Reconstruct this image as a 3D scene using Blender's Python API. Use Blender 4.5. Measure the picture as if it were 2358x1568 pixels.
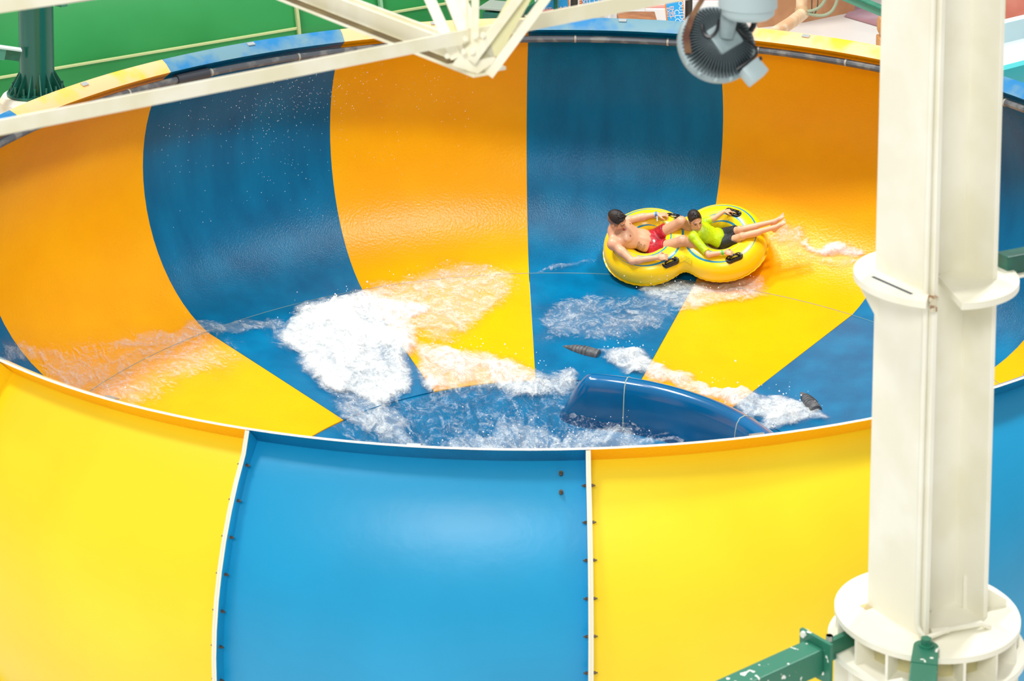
import bpy, bmesh, math, random
import numpy as np
from mathutils import Vector, Matrix, noise as mnoise
random.seed(7); rng = np.random.default_rng(7)
for o in list(bpy.data.objects): bpy.data.objects.remove(o)
SC = bpy.context.scene; COL = SC.collection

# ---------------------------------------------------------------- camera
FPX, PITCH, ROLL, YAW, PPY = 5132.500546, 0.105852, -0.005646, 0.330155, -1416.474358
ZR = 4.2                                            # height of the bowl's rim above the hall floor
CAM = np.array([6.115633, -18.974636, 6.310850 + ZR])
W, H = 2358, 1568
_r = np.array([math.cos(YAW), math.sin(YAW), 0]); _f = np.array([-math.sin(YAW), math.cos(YAW), 0])
FW = _f*math.cos(PITCH) + np.array([0, 0, -math.sin(PITCH)]); _u = _f*math.sin(PITCH) + np.array([0, 0, math.cos(PITCH)])
RT = _r*math.cos(ROLL) - _u*math.sin(ROLL); UP = _r*math.sin(ROLL) + _u*math.cos(ROLL)
def ray(x, y): return FW + RT*(x - W/2)/FPX - UP*(y - H/2 - PPY)/FPX
def at(x, y, d): return CAM + ray(x, y)*d            # a point at depth d metres
def atz(x, y, z): r = ray(x, y); return CAM + r*((z - CAM[2])/r[2])
camd = bpy.data.cameras.new('camera'); cam = bpy.data.objects.new('camera', camd); COL.objects.link(cam)
m = Matrix.Identity(4)
for i in range(3): m[i][0], m[i][1], m[i][2], m[i][3] = RT[i], UP[i], -FW[i], CAM[i]
cam.matrix_world = m
camd.sensor_width = 36; camd.lens = 36*FPX/W; camd.shift_y = PPY/W; camd.clip_end = 300
camd.dof.use_dof = True; camd.dof.focus_distance = 26.0; camd.dof.aperture_fstop = 5.0
SC.camera = cam
SC.view_settings.view_transform = 'Standard'; SC.view_settings.look = 'None'
SC.view_settings.gamma = 1; SC.view_settings.use_curve_mapping = False
SC.view_settings.exposure = 0.12

# ---------------------------------------------------------------- light
wd = bpy.data.worlds.new('hall_daylight'); SC.world = wd; wd.use_nodes = True
wd.node_tree.nodes['Background'].inputs[0].default_value = (1.0, 0.99, 0.97, 1)
wd.node_tree.nodes['Background'].inputs[1].default_value = 0.44
def area(name, loc, target, sx, sy, power, col):
    l = bpy.data.lights.new(name, 'AREA'); l.shape = 'RECTANGLE'; l.size = sx; l.size_y = sy; l.energy = power; l.color = col
    o = bpy.data.objects.new(name, l); COL.objects.link(o); o.location = loc
    o.rotation_euler = (Vector(target) - Vector(loc)).to_track_quat('-Z', 'Y').to_euler()
    return o
# glazed gable behind the camera and a roof skylight above the bowl
area('window_wall_daylight', (6.0, -31.0, 22.0), (1.0, -4.0, 3.0), 9, 6, 3200, (1.0, 0.99, 0.95))
area('skylight_and_fill', (-10.0, 4.0, 21.0), (0.5, 2.0, 1.0), 2.6, 2.0, 2600, (1.0, 0.99, 0.97))
area('skylight_and_fill', (7.0, 2.0, 22.0), (-1.5, 2.0, 1.0), 2.6, 2.0, 2600, (1.0, 0.99, 0.97))  # added fill light, put in to brighten the bowl's left wall
sl = bpy.data.lights.new('sun', 'SUN'); sl.energy = 1.15; sl.angle = math.radians(10); sl.color = (1.0, 0.97, 0.90)
so = bpy.data.objects.new('sun', sl); COL.objects.link(so); so.location = (-20, -20, 30); so.rotation_euler = Vector((0.29, 0.19, -0.94)).to_track_quat('-Z', 'Y').to_euler()

# ---------------------------------------------------------------- materials
MATS = {}
def mat(name, col, rough=0.5, metal=0.0, col2=None, nscale=4.0, namt=(0.4, 0.6), bump=0.0, bscale=20.0, spec=0.5, coat=0.0, detail=3.0, stretch=None, bdist=0.01):
    if name in MATS: return MATS[name]
    M = bpy.data.materials.new(name); M.use_nodes = True; nt = M.node_tree; b = nt.nodes['Principled BSDF']
    b.inputs['Base Color'].default_value = (*col, 1); b.inputs['Roughness'].default_value = rough; b.inputs['Metallic'].default_value = metal
    b.inputs['Specular IOR Level'].default_value = spec; b.inputs['Coat Weight'].default_value = coat; b.inputs['Coat Roughness'].default_value = 0.08
    tc = nt.nodes.new('ShaderNodeTexCoord'); vec = tc.outputs['Object']
    if stretch:
        mp = nt.nodes.new('ShaderNodeMapping'); mp.inputs['Scale'].default_value = stretch; nt.links.new(vec, mp.inputs['Vector']); vec = mp.outputs[0]
    if col2 is not None:
        n = nt.nodes.new('ShaderNodeTexNoise'); n.inputs['Scale'].default_value = nscale; n.inputs['Detail'].default_value = detail
        r = nt.nodes.new('ShaderNodeMapRange'); r.inputs['From Min'].default_value = namt[0]; r.inputs['From Max'].default_value = namt[1]
        mx = nt.nodes.new('ShaderNodeMix'); mx.data_type = 'RGBA'
        mx.inputs['A'].default_value = (*col, 1); mx.inputs['B'].default_value = (*col2, 1)
        nt.links.new(vec, n.inputs['Vector']); nt.links.new(n.outputs['Fac'], r.inputs['Value'])
        nt.links.new(r.outputs[0], mx.inputs['Factor']); nt.links.new(mx.outputs['Result'], b.inputs['Base Color'])
    if bump:
        n2 = nt.nodes.new('ShaderNodeTexNoise'); n2.inputs['Scale'].default_value = bscale; n2.inputs['Detail'].default_value = 4
        bp = nt.nodes.new('ShaderNodeBump'); bp.inputs['Strength'].default_value = bump; bp.inputs['Distance'].default_value = bdist
        nt.links.new(vec, n2.inputs['Vector']); nt.links.new(n2.outputs['Fac'], bp.inputs['Height']); nt.links.new(bp.outputs[0], b.inputs['Normal'])
    MATS[name] = M; return M
def S(r, g, b):                                      # sRGB 0-255 to linear
    return tuple(((c/255)/12.92 if c/255 <= 0.04045 else ((c/255 + 0.055)/1.055)**2.4) for c in (r, g, b))

YEL_IN = mat('wet orange yellow gelcoat', S(251, 178, 8), 0.27, col2=S(248, 172, 7), nscale=1.2, bump=0.25, bscale=34, coat=0.0, spec=0.22, bdist=0.02)
BLU_IN = mat('wet deep blue gelcoat', S(0, 114, 162), 0.27, col2=S(0, 96, 142), nscale=1.3, namt=(0.32, 0.68), stretch=(2.2, 2.2, 0.5), detail=5, bump=0.25, bscale=34, coat=0.0, spec=0.22, bdist=0.02)
YEL_OUT = mat('yellow fibreglass shell in lit tone', S(252, 225, 34), 0.38, col2=S(252, 217, 26), nscale=0.7, bump=0.10, bscale=9)  # lemon cast of strong light put into the outer skin's colour
BLU_OUT = mat('blue fibreglass shell in lit tone', S(12, 158, 212), 0.36, col2=S(10, 150, 202), nscale=0.7, bump=0.16, bscale=9)  # outer blue painted lighter for the light falling on it
EDGE = mat('raw cream fibreglass edge', S(244, 236, 214), 0.6)
YEL_RIM = mat('weathered yellow rim', S(250, 180, 16), 0.5, col2=S(224, 180, 130), nscale=2.2, namt=(0.36, 0.52), detail=6)
BLU_RIM = mat('weathered blue rim', S(4, 112, 168), 0.5, col2=S(96, 136, 150), nscale=2.2, namt=(0.40, 0.56), detail=6)
STEEL = mat('cream painted steel', S(242, 240, 226), 0.42, col2=S(236, 233, 214), nscale=3)
GRAYPIPE = mat('grey plastic pipe', S(92, 98, 104), 0.35, col2=S(130, 132, 130), nscale=6, namt=(0.5, 0.62))
BOLT = mat('rusty bolt', S(104, 92, 76), 0.5, 0.5, col2=S(70, 52, 38), nscale=60)
GREEN_STEEL = mat('green painted steel', S(38, 112, 88), 0.38, col2=S(46, 130, 102), nscale=5)
DARKGREEN = mat('dark green painted steel', S(22, 84, 70), 0.35, col2=S(30, 100, 84), nscale=5)
BLACK = mat('black rubber', (0.012, 0.012, 0.014), 0.3)

# ---------------------------------------------------------------- mesh helpers
def link(o, parent=None):
    COL.objects.link(o)
    if parent is not None: o.parent = parent
    return o
def mesh(name, V, F, mats, parent=None, smooth=True, mi=None, angle=None):
    me = bpy.data.meshes.new(name); me.from_pydata([tuple(map(float, v)) for v in V], [], [tuple(map(int, f)) for f in F])
    for mm in (mats if isinstance(mats, (list, tuple)) else [mats]): me.materials.append(mm)
    if mi is not None: me.polygons.foreach_set('material_index', np.asarray(mi, np.int32))
    me.polygons.foreach_set('use_smooth', np.full(len(me.polygons), bool(smooth)))
    if smooth and angle: me.set_sharp_from_angle(angle=math.radians(angle))
    me.update(); return link(bpy.data.objects.new(name, me), parent)
def tag(o, label=None, cat=None, group=None, kind=None):
    if label: o['label'] = label
    if cat: o['category'] = cat
    if group: o['group'] = group
    if kind: o['kind'] = kind
    return o
def thing(name, label, cat, loc=(0, 0, 0), group=None):
    o = bpy.data.objects.new(name, None); o.empty_display_size = 0.1; COL.objects.link(o); o.location = tuple(map(float, loc))
    return tag(o, label, cat, group)
class MB:
    """collects shapes for one mesh, in coordinates relative to an origin"""
    def __init__(s, org=(0, 0, 0)): s.V = []; s.F = []; s.I = []; s.o = np.array(org, float)
    def add(s, V, F, mi=0):
        n = len(s.V); s.V += [np.asarray(v, float) - s.o for v in V]; s.F += [[i + n for i in f] for f in F]; s.I += [mi]*len(F); return s
    def box(s, c, sx, sy, sz, ax=None, mi=0, bev=0.0):
        ax = np.eye(3) if ax is None else np.asarray(ax, float); c = np.asarray(c, float); h = np.array([sx, sy, sz])/2
        if bev <= 0:
            V = [c + ax[0]*h[0]*i + ax[1]*h[1]*j + ax[2]*h[2]*k for i in (-1, 1) for j in (-1, 1) for k in (-1, 1)]
            return s.add(V, [(0,1,3,2),(4,6,7,5),(0,4,5,1),(2,3,7,6),(0,2,6,4),(1,5,7,3)], mi)
        bm = bmesh.new(); bmesh.ops.create_cube(bm, size=1)
        for v in bm.verts: v.co = Vector((v.co.x*sx, v.co.y*sy, v.co.z*sz))
        bmesh.ops.bevel(bm, geom=bm.edges[:], offset=bev, segments=2, affect='EDGES', profile=0.5)
        V = [c + ax[0]*v.co.x + ax[1]*v.co.y + ax[2]*v.co.z for v in bm.verts]; bm.verts.index_update()
        F = [[v.index for v in f.verts] for f in bm.faces]; bm.free(); return s.add(V, F, mi)
    def cyl(s, a, b, ra, rb=None, n=16, cap=True, mi=0):
        a = np.asarray(a, float); b = np.asarray(b, float); rb = ra if rb is None else rb
        d = b - a; d /= np.linalg.norm(d); t = np.array([0, 0, 1.]) if abs(d[2]) < 0.9 else np.array([1., 0, 0])
        u = np.cross(d, t); u /= np.linalg.norm(u); w = np.cross(d, u)
        V = []; 
        for p, r in ((a, ra), (b, rb)):
            for i in range(n): g = 2*math.pi*i/n; V.append(p + (u*math.cos(g) + w*math.sin(g))*r)
        F = [(i, i + n, (i+1) % n + n, (i+1) % n) for i in range(n)]
        if cap: F += [tuple(range(n)), tuple(reversed(range(n, 2*n)))]
        return s.add(V, F, mi)
    def tube(s, pts, r, n=8, mi=0, closed=False, cap=True):
        P = [np.asarray(p, float) for p in pts]; m_ = len(P); R_ = r if hasattr(r, '__len__') else [r]*m_; V = []; u = None
        for i in range(m_):
            if closed: d = P[(i+1) % m_] - P[i-1]
            else: d = P[min(i+1, m_-1)] - P[max(i-1, 0)]
            d = d/np.linalg.norm(d)
            if u is None: t = np.array([0, 0, 1.]) if abs(d[2]) < 0.9 else np.array([1., 0, 0]); u = np.cross(d, t)
            u = u - d*(u @ d); u /= np.linalg.norm(u); w = np.cross(d, u)
            for k in range(n): g = 2*math.pi*k/n; V.append(P[i] + (u*math.cos(g) + w*math.sin(g))*R_[i])
        F = []
        for i in range(m_ if closed else m_-1):
            a, b = i*n, ((i+1) % m_)*n
            F += [(a + k, a + (k+1) % n, b + (k+1) % n, b + k) for k in range(n)]
        if cap and not closed: F += [tuple(reversed(range(n))), tuple(range((m_-1)*n, m_*n))]
        return s.add(V, F, mi)
    def prism(s, poly, ext, mi=0):
        """closed polygon (3-D points) pushed along ext"""
        P = [np.asarray(p, float) for p in poly]; e = np.asarray(ext, float); n = len(P)
        V = P + [p + e for p in P]
        return s.add(V, [tuple(reversed(range(n))), tuple(range(n, 2*n))] + [(i, (i+1) % n, (i+1) % n + n, i + n) for i in range(n)], mi)
    def lathe(s, prof, org, ax, n=32, mi=0):
        ax = np.asarray(ax, float); org = np.asarray(org, float); V = []; F = []; m_ = len(prof)
        for r, z in prof:
            for k in range(n): g = 2*math.pi*k/n; V.append(org + (ax[0]*math.cos(g) + ax[1]*math.sin(g))*r + ax[2]*z)
        for i in range(m_-1): F += [(i*n + k, i*n + (k+1) % n, (i+1)*n + (k+1) % n, (i+1)*n + k) for k in range(n)]
        return s.add(V, F, mi)
    def grid(s, Pts, mi=0, closed=False):
        Pts = np.asarray(Pts, float); a, b = Pts.shape[:2]; F = []
        for i in range(a-1):
            for j in range(b if closed else b-1):
                k = (j+1) % b; F.append((i*b + j, i*b + k, (i+1)*b + k, (i+1)*b + j))
        return s.add(Pts.reshape(-1, 3), F, mi)
    def build(s, name, mats, parent=None, smooth=True, angle=35):
        return mesh(name, s.V, s.F, mats, parent, smooth, s.I, angle)
def unit(v): v = np.asarray(v, float); return v/np.linalg.norm(v)
def copy_tree(o, parent=None):
    c = o.copy(); link(c, parent)
    for ch in list(o.children): copy_tree(ch, c)
    return c

# ---------------------------------------------------------------- the bowl
R0, RHO, AL, BE, SLOPE, K1, K2, EX, TH0 = 6.1, 1.674051, 0.820664, 1.289736, 0.137668, 0.00363, -0.010693, -0.082758, -0.383536
RC, ZC = R0 - RHO*math.cos(AL), -RHO*math.sin(AL)
RJ, ZJ = RC + RHO*math.cos(BE), ZC - RHO*math.sin(BE)
STEP = 2*math.pi/16; RIN = 3.05
def bowl(r, th, z):
    w = np.clip((z + 3)/3, 0, 1.1); x = r*np.sin(th); y = r*np.cos(th)
    return np.array([x*(1 + EX), y, z + (K1*x + K2*y)*w + ZR])
def floor_z(r): return ZJ - SLOPE*(RJ - r)
def floor_pt(r, th, dz=0.0): return bowl(r, th, floor_z(r) + dz)
def wall_pt(t, th, off=0.0): return bowl(RC + (RHO + off)*math.cos(t), th, ZC + (RHO + off)*math.sin(t))

BOWL = thing('water_slide_bowl', 'huge round water slide bowl of alternating yellow and blue panels', 'slide bowl')
NT, NA = 22, 13
TS = np.linspace(AL, -BE, NT)
Lp, Mp, Tp, To = (R0 - 0.035, -0.012), (R0 + 0.052, 0.066), (R0 + 0.132, 0.104), (R0 + 0.148, 0.098)
TH_ = 0.014                                           # shell thickness
s_ = 0.034; ROOT = (R0 + math.sin(AL)*s_, -math.cos(AL)*s_)
def panel(k):
    blue = k % 2 == 0
    a0, a1 = TH0 + k*STEP + 0.00006, TH0 + (k+1)*STEP - 0.00006; ang = np.linspace(a0, a1, NA)
    b = MB()
    # inner skin, bottom to top
    prof_in = [(RC + RHO*math.cos(t), ZC + RHO*math.sin(t)) for t in TS[::-1]]
    cut = [p for p in prof_in if p[1] < -0.075]
    inner = cut + [(R0 + 0.047, -0.070)]
    rim = [(R0 + 0.047, -0.070), Lp]
    top = [Lp, Mp, Tp]; tip = [Tp, To]; und = [To, ROOT]
    outer = [ROOT] + [(RC + (RHO + TH_)*math.cos(t), ZC + (RHO + TH_)*math.sin(t)) for t in TS[1:]]
    for prof, mi in ((inner, 0), (rim, 0), (top, 3), (tip, 2), (und, 0), (outer, 1)):
        b.grid([[bowl(r, a, z) for a in ang] for r, z in prof], mi)
    # side flanges standing proud of the outer skin
    D, dth = 0.105, 0.016/R0
    for a, sg in ((a0, 1), (a1, -1)):
        E0, F0, F1, E1 = [], [], [], []
        pr = [(ROOT[0], ROOT[1], To[0] + 0.002, To[1] - 0.004)] + [(RC + (RHO + TH_)*math.cos(t), ZC + (RHO + TH_)*math.sin(t), RC + (RHO + TH_ + D)*math.cos(t), ZC + (RHO + TH_ + D)*math.sin(t)) for t in TS[1:]]
        for (r0, z0, r1, z1) in pr:
            E0.append(bowl(r0, a, z0)); F0.append(bowl(r1, a, z1)); F1.append(bowl(r1, a + sg*dth, z1)); E1.append(bowl(r0, a + sg*dth, z0))
        seq = [E1, F1] if sg > 0 else [F1, E1]
        b.grid(np.array(seq), 1); b.grid(np.array([F1, F0] if sg > 0 else [F0, F1]), 2)
    mats = [BLU_IN, BLU_OUT, EDGE, BLU_RIM] if blue else [YEL_IN, YEL_OUT, EDGE, YEL_RIM]
    o = b.build('wall_panel', mats, BOWL, True, 40)
    o['label'] = ('curved blue wall panel' if blue else 'curved yellow wall panel')
    return o
PANELS = [panel(k) for k in range(16)]
# bolts along the flanges of the panels that face the camera
bb = MB(); bb.cyl((0, 0, 0), (0, 0, 0.02), 0.013, n=6); bb.cyl((0, 0, 0.02), (0, 0, 0.034), 0.007, n=6)
bolt_me = bb.build('bolt', BOLT, None, False); BOLT_MESH = bolt_me.data; bpy.data.objects.remove(bolt_me)
def bolt(p, d, parent, s=1.0):
    o = bpy.data.objects.new('bolt', BOLT_MESH); link(o, parent)
    o.location = tuple(map(float, p)); o.rotation_euler = Vector(tuple(map(float, d))).to_track_quat('Z', 'Y').to_euler(); o.scale = (s, s, s); return o
for k, sides in ((7, ('r',)), (8, ('l', 'r')), (9, ('l', 'r')), (6, ('l',))):
    for sd in sides:
        a = TH0 + k*STEP if sd == 'l' else TH0 + (k+1)*STEP; sg = 1 if sd == 'l' else -1
        for t in np.linspace(AL - 0.13, -0.85, 13):
            p = wall_pt(t, a + sg*0.0026, TH_ + 0.055); p2 = wall_pt(t, a + sg*0.01, TH_ + 0.055)
            bolt(p, p2 - p, PANELS[k], 0.85)
a_ = TH0 + 8*STEP + 0.030
for t in (AL - 0.075, AL - 0.145):
    p = wall_pt(t, a_, TH_); bolt(p, wall_pt(t, a_, 0.2) - p, PANELS[8], 1.2)
# floor panels
NR = 12
for k in range(16):
    blue = k % 2 == 0; ang = np.linspace(TH0 + k*STEP + 0.0005, TH0 + (k+1)*STEP - 0.0005, 11)
    b = MB(); rs = np.linspace(RIN, RJ, NR)
    b.grid([[floor_pt(r, a) for a in ang] for r in rs])
    b.grid([[floor_pt(r, a, -0.03) for a in ang] for r in rs[::-1]])
    b.grid([[floor_pt(RIN, a, dz) for a in ang] for dz in (-0.03, 0.0)]); b.grid([[floor_pt(RJ, a, dz) for a in ang] for dz in (0.0, -0.03)])
    o = b.build('floor_panel', BLU_IN if blue else YEL_IN, BOWL, True, 40); o['label'] = 'blue wedge floor panel' if blue else 'yellow wedge floor panel'
# pale caulk line where wall and floor panels meet
b = MB(); ths = np.linspace(0, 2*math.pi, 193)[:-1]
b.tube([wall_pt(-BE + 0.004, t, -0.001) for t in ths], 0.0035, 6, closed=True)
b.build('joint_seal', mat('pale blue caulk', S(120, 150, 150), 0.5), BOWL)
# dished drain basin in the middle
b = MB(); prof = [(RIN, 0.0), (2.75, -0.07), (2.3, -0.24), (1.8, -0.40), (1.2, -0.50), (0.6, -0.54), (0.02, -0.55)]
b.grid([[bowl(r, a, floor_z(RIN) - 0.012 + z) for a in ths] for r, z in prof], closed=True)
o = b.build('drain_basin', BLU_IN, BOWL)
# sprinkler pipe clipped under the rim
PR, PZ = R0 + 0.015, -0.135
b = MB(); b.tube([bowl(PR, t, PZ) for t in ths], 0.042, 10, closed=True)
pipe = b.build('sprinkler_pipe', GRAYPIPE, BOWL)
for i in range(32):
    t = TH0 + (i + 0.5)*2*math.pi/32; p = bowl(PR, t, PZ); d = unit(bowl(PR, t + 0.01, PZ) - p)
    cb = MB(p); cb.cyl(p - d*0.012, p + d*0.012, 0.046, n=12); c = cb.build('pipe_clip', mat('pale plastic clip', S(176, 172, 158), 0.5), pipe); c.location = tuple(p)
t = TH0 - 2*STEP + 0.055; p = bowl(PR, t, PZ); d = unit(bowl(PR, t + 0.01, PZ) - p)
cb = MB(); cb.cyl(p - d*0.22, p + d*0.22, 0.062, n=14); cb.build('pipe_coupling', mat('dark grey coupling', S(64, 68, 76), 0.35), pipe)
# little bright inspection tabs on the back rim
for k in range(16):
    t = TH0 + (k + 0.5)*STEP; p = bowl(R0 + 0.085, t, 0.086); d = unit(bowl(R0 + 0.085, t + 0.01, 0.086) - p)
    nrm_ = unit(np.cross(d, bowl(R0 + 0.13, t, 0.105) - p)); nrm_ = nrm_ if nrm_[2] > 0 else -nrm_
    tb = MB(); tb.box(p + nrm_*0.004, 0.09, 0.05, 0.012, [d, np.cross(nrm_, d), nrm_]); tb.build('rim_tab', mat('bare metal tab', S(200, 206, 206), 0.3, 0.6), PANELS[k], False)
# floor of the hall
b = MB(); b.grid([[(x, y, 0) for x in np.linspace(-60, 60, 13)] for y in np.linspace(-45, 90, 13)])
tag(b.build('floor', mat('pale sealed concrete deck', S(244, 242, 238), 0.4, col2=S(232, 232, 230), nscale=0.5, bump=0.05), None, False), kind='structure')

# ---------------------------------------------------------------- outlet lip, nozzles and water
ZF = floor_z(RIN)
LIPB = mat('glossy dark blue lip', S(0, 98, 152), 0.16, col2=S(0, 88, 138), nscale=1.5, coat=0.2)
prof = [(3.02, -0.06), (2.90, 0.02), (2.78, 0.12), (2.67, 0.22), (2.59, 0.277), (2.52, 0.30), (2.455, 0.288), (2.415, 0.24), (2.395, 0.16), (2.38, 0.0), (2.36, -0.22), (2.34, -0.5)]
def lip_pt(r, z, thd):
    if thd < -8:                                       # the free end sweeps down into the basin
        q = min(1.0, (-8 - thd)/12.0); e = q*q*(3 - 2*q); z = z - e*(0.50 + 0.10*(z > 0)); r = r + e*0.06
    return bowl(r, math.radians(thd), ZF + z)
b = MB(); degs = list(np.linspace(-21, -8, 14)) + list(np.linspace(-6, 130, 60))
b.grid([[lip_pt(r, z, d) for d in degs] for r, z in prof])
LIP = b.build('outlet_lip', LIPB, BOWL, True, 60); LIP['label'] = 'raised rounded dark blue lip around the outlet'
for dg in (1.5, 38.0):
    b = MB(); b.tube([lip_pt(r, z + 0.002, dg) for r, z in prof[1:-1]], 0.006, 6); b.build('lip_joint', mat('pale joint line', S(170, 186, 176), 0.5), LIP)
JET = mat('grey rubber nozzle', S(98, 102, 106), 0.55, col2=S(70, 74, 78), nscale=18, bump=0.4, bscale=30)
for r, thd, nm in ((3.66, -13.2, 'a'), (3.66, 33.6, 'b')):
    th = math.radians(thd); c = floor_pt(r, th); tg = unit(floor_pt(r, th + 0.02) - c); rd = unit(floor_pt(r + 0.05, th) - c); up = np.cross(tg, rd); up = up if up[2] > 0 else -up
    fwd = unit(tg*0.93 - rd*0.37); sd = np.cross(up, fwd); G = []
    for i in range(11):
        q = i/10; x = -0.22 + 0.42*q; rr = 0.072*math.sin(math.pi*min(1, q*0.62 + 0.02))**0.8
        G.append([c + fwd*x + sd*rr*math.cos(g) + up*(0.85*rr*math.sin(g)) for g in np.linspace(0, math.pi, 13)])
    b = MB(c); b.grid(G); b.prism(G[-1], fwd*0.01)
    for q in range(5):                                 # ribs
        b.tube([p + up*0.003 for p in G[3 + q]], 0.005, 5)
    o = b.build('jet_nozzle', JET, BOWL, True, 50); o.location = tuple(c)

# foam regions on the bowl: (strength, softness, outline) in metres along the surface
FOAM = [
    (1.15, 0.12, [(4.95, -4.74), (5.27, -4.25), (5.38, -3.94), (5.39, -3.53), (5.1, -3.27), (4.88, -2.91), (4.66, -2.88), (4.57, -3.28), (4.07, -3.29), (3.76, -3.6), (3.16, -3.85), (2.96, -4.56), (3.38, -4.81), (3.85, -4.98), (4.31, -4.81), (4.65, -4.81)]),
    (0.60, 0.16, [(5.2, -3.54), (5.5, -3.26), (5.65, -2.87), (5.66, -2.42), (5.44, -1.95), (4.91, -1.91), (4.54, -2.22), (4.1, -2.57), (4.01, -3.07), (4.29, -3.38)]),
    (0.85, 0.12, [(4.07, -3.29), (3.85, -2.81), (3.49, -2.26), (3.18, -1.67), (3.1, -0.98), (2.83, -1.01), (2.69, -1.61), (2.93, -2.53), (3.02, -3.51), (3.46, -3.56)]),
    (0.55, 0.10, [(6.42, -7.18), (6.28, -6.95), (6.05, -6.72), (5.86, -6.7), (5.65, -6.78), (5.94, -6.94), (6.28, -7.29)]),
    (0.52, 0.06, [(5.99, -6.54), (5.79, -5.96), (5.54, -5.18), (5.22, -4.59), (4.93, -4.53), (5.27, -5.24), (5.66, -6.06)]),
    (0.48, 0.30, [(6.23, -6.99), (5.37, -5.28), (4.68, -5.34), (4.83, -6.96), (5.66, -6.97)]),
    (0.70, 0.10, [(5.3, -0.55), (5.41, 0.04), (5.62, 0.64), (5.35, 0.77), (4.97, 0.35), (4.67, 0.03), (4.88, -0.43)]),
    (0.42, 0.15, [(4.59, -1.64), (4.92, -0.84), (4.86, -0.02), (4.27, 0.04), (3.85, -0.68), (3.91, -1.59)]),
    (0.88, 0.07, [(3.64, -0.74), (3.76, -0.16), (3.47, 0.36), (3.3, 0.89), (3.32, 1.51), (3.39, 1.97), (3.51, 2.3), (3.56, 2.75), (3.55, 3.2), (3.04, 2.77), (3.03, 1.99), (3.1, 1.05), (3.22, 0.19), (3.32, -0.42)]),
    (0.66, 0.12, [(3.5, -4.84), (3.09, -4.51), (2.73, -4.33), (2.42, -4.59), (2.14, -4.28), (2.33, -5.18), (2.75, -5.18), (3.15, -5.32)]),
    (0.62, 0.12, [(2.07, -4.37), (2.19, -3.67), (2.19, -3.14), (2.29, -2.1), (2.03, -1.1), (2.32, 0.14), (2.2, 1.37), (1.4, -1.02), (1.4, -4.0)]),
    (0.62, 0.06, [(6.22, 0.59), (6.39, 0.67), (6.4, 0.86), (6.25, 0.92), (6.16, 0.67)]),
    (1.10, 0.03, [(6.33, 0.9), (6.34, 1.38), (6.3, 1.59), (6.25, 1.56), (6.26, 0.96)]),
    (0.55, 0.07, [(6.19, 0.93), (6.22, 1.6), (6.14, 1.63), (6.07, 1.23)]),
    (0.50, 0.05, [(5.4, -1.7), (5.56, -1.4), (5.74, -1.03), (5.48, -1.35)]),
]
def surf_pt(s, th, off):
    if s <= RIN:
        q = (RIN - s); z = ZF - 0.012 + np.interp(q, [0, 0.3, 0.75, 1.25, 1.85, 3.0], [0, -0.05, -0.16, -0.24, -0.28, -0.30]); return bowl(s, th, z + off)
    if s <= RJ: return floor_pt(s, th, off)
    t = -BE + (s - RJ)/RHO; return wall_pt(t, th, -off)
su = np.arange(1.2, 6.6, 0.028); tu = np.arange(-7.5, 3.5, 0.028)/4.5
SS, TT = np.meshgrid(su, tu*4.5, indexing='ij')
def poly_sd(P, X, Y):
    P = np.array(P); d = np.full(X.shape, 9.0); ins = np.zeros(X.shape, bool); n = len(P)
    for i in range(n):
        a, c = P[i], P[(i+1) % n]; e = c - a; wx, wy = X - a[0], Y - a[1]
        q = np.clip((wx*e[0] + wy*e[1])/(e @ e), 0, 1); d = np.minimum(d, np.hypot(wx - e[0]*q, wy - e[1]*q))
        cond = (a[1] <= Y) != (c[1] <= Y)
        with np.errstate(divide='ignore', invalid='ignore'): xi = a[0] + (Y - a[1])/(c[1] - a[1])*e[0]
        ins ^= cond & (X < xi)
    return np.where(ins, d, -d)
WX = np.array([[mnoise.fractal(Vector((a*2.2, c*2.2, 3.1)), 0.9, 2.2, 6) for c in tu*4.5] for a in su]); WY = np.array([[mnoise.fractal(Vector((a*2.2, c*2.2, 9.7)), 0.9, 2.2, 6) for c in tu*4.5] for a in su])
DENS = np.zeros(SS.shape)
for amp, soft, P in FOAM:
    q = np.clip(poly_sd(P, SS + 0.13*WX, TT + 0.16*WY)/(2.2*soft) + 0.5, 0, 1); DENS = np.maximum(DENS, amp*q*q*(3 - 2*q))
DENS = DENS*np.clip(0.92 + 0.30*WY, 0.4, 1.2)
# a broad thin run-off over the basin
DENS = np.maximum(DENS, np.where((SS < 3.0) & (TT > -5.6) & (TT < 1.6), 0.25, 0))
b = MB(); idx = -np.ones(SS.shape, int); Vv = []; dn = []
keep = DENS > 0.02
quad = keep[:-1, :-1] | keep[1:, :-1] | keep[:-1, 1:] | keep[1:, 1:]
use = np.zeros(SS.shape, bool); use[:-1, :-1] |= quad; use[1:, :-1] |= quad; use[:-1, 1:] |= quad; use[1:, 1:] |= quad
for i, j in zip(*np.where(use)):
    s, th, D = su[i], tu[j], DENS[i, j]
    n1 = mnoise.fractal(Vector((s*2.6, th*4.5*2.6, 1.7)), 0.9, 2.1, 5)
    n2 = mnoise.fractal(Vector((s*9, th*4.5*9, 5.2)), 0.8, 2.1, 3)
    hgt = 0.012 + max(0.0, D*(0.030 + 0.045*n1 + 0.030*n2))*(1.0 + 0.5*min(1, max(0, D - 0.8)*2)) + (0.02*n1 + 0.012*n2 + 0.01 if s < RIN else 0)
    idx[i, j] = len(Vv); Vv.append(surf_pt(s, th, max(0.006, hgt))); dn.append(D)
Fq = [(idx[i, j], idx[i, j+1], idx[i+1, j+1], idx[i+1, j]) for i, j in zip(*np.where(quad))]
FM = bpy.data.materials.new('foaming water'); FM.use_nodes = True; nt = FM.node_tree; nt.nodes.remove(nt.nodes['Principled BSDF'])
N = nt.nodes.new; Lk = nt.links.new; outn = nt.nodes['Material Output']
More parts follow.
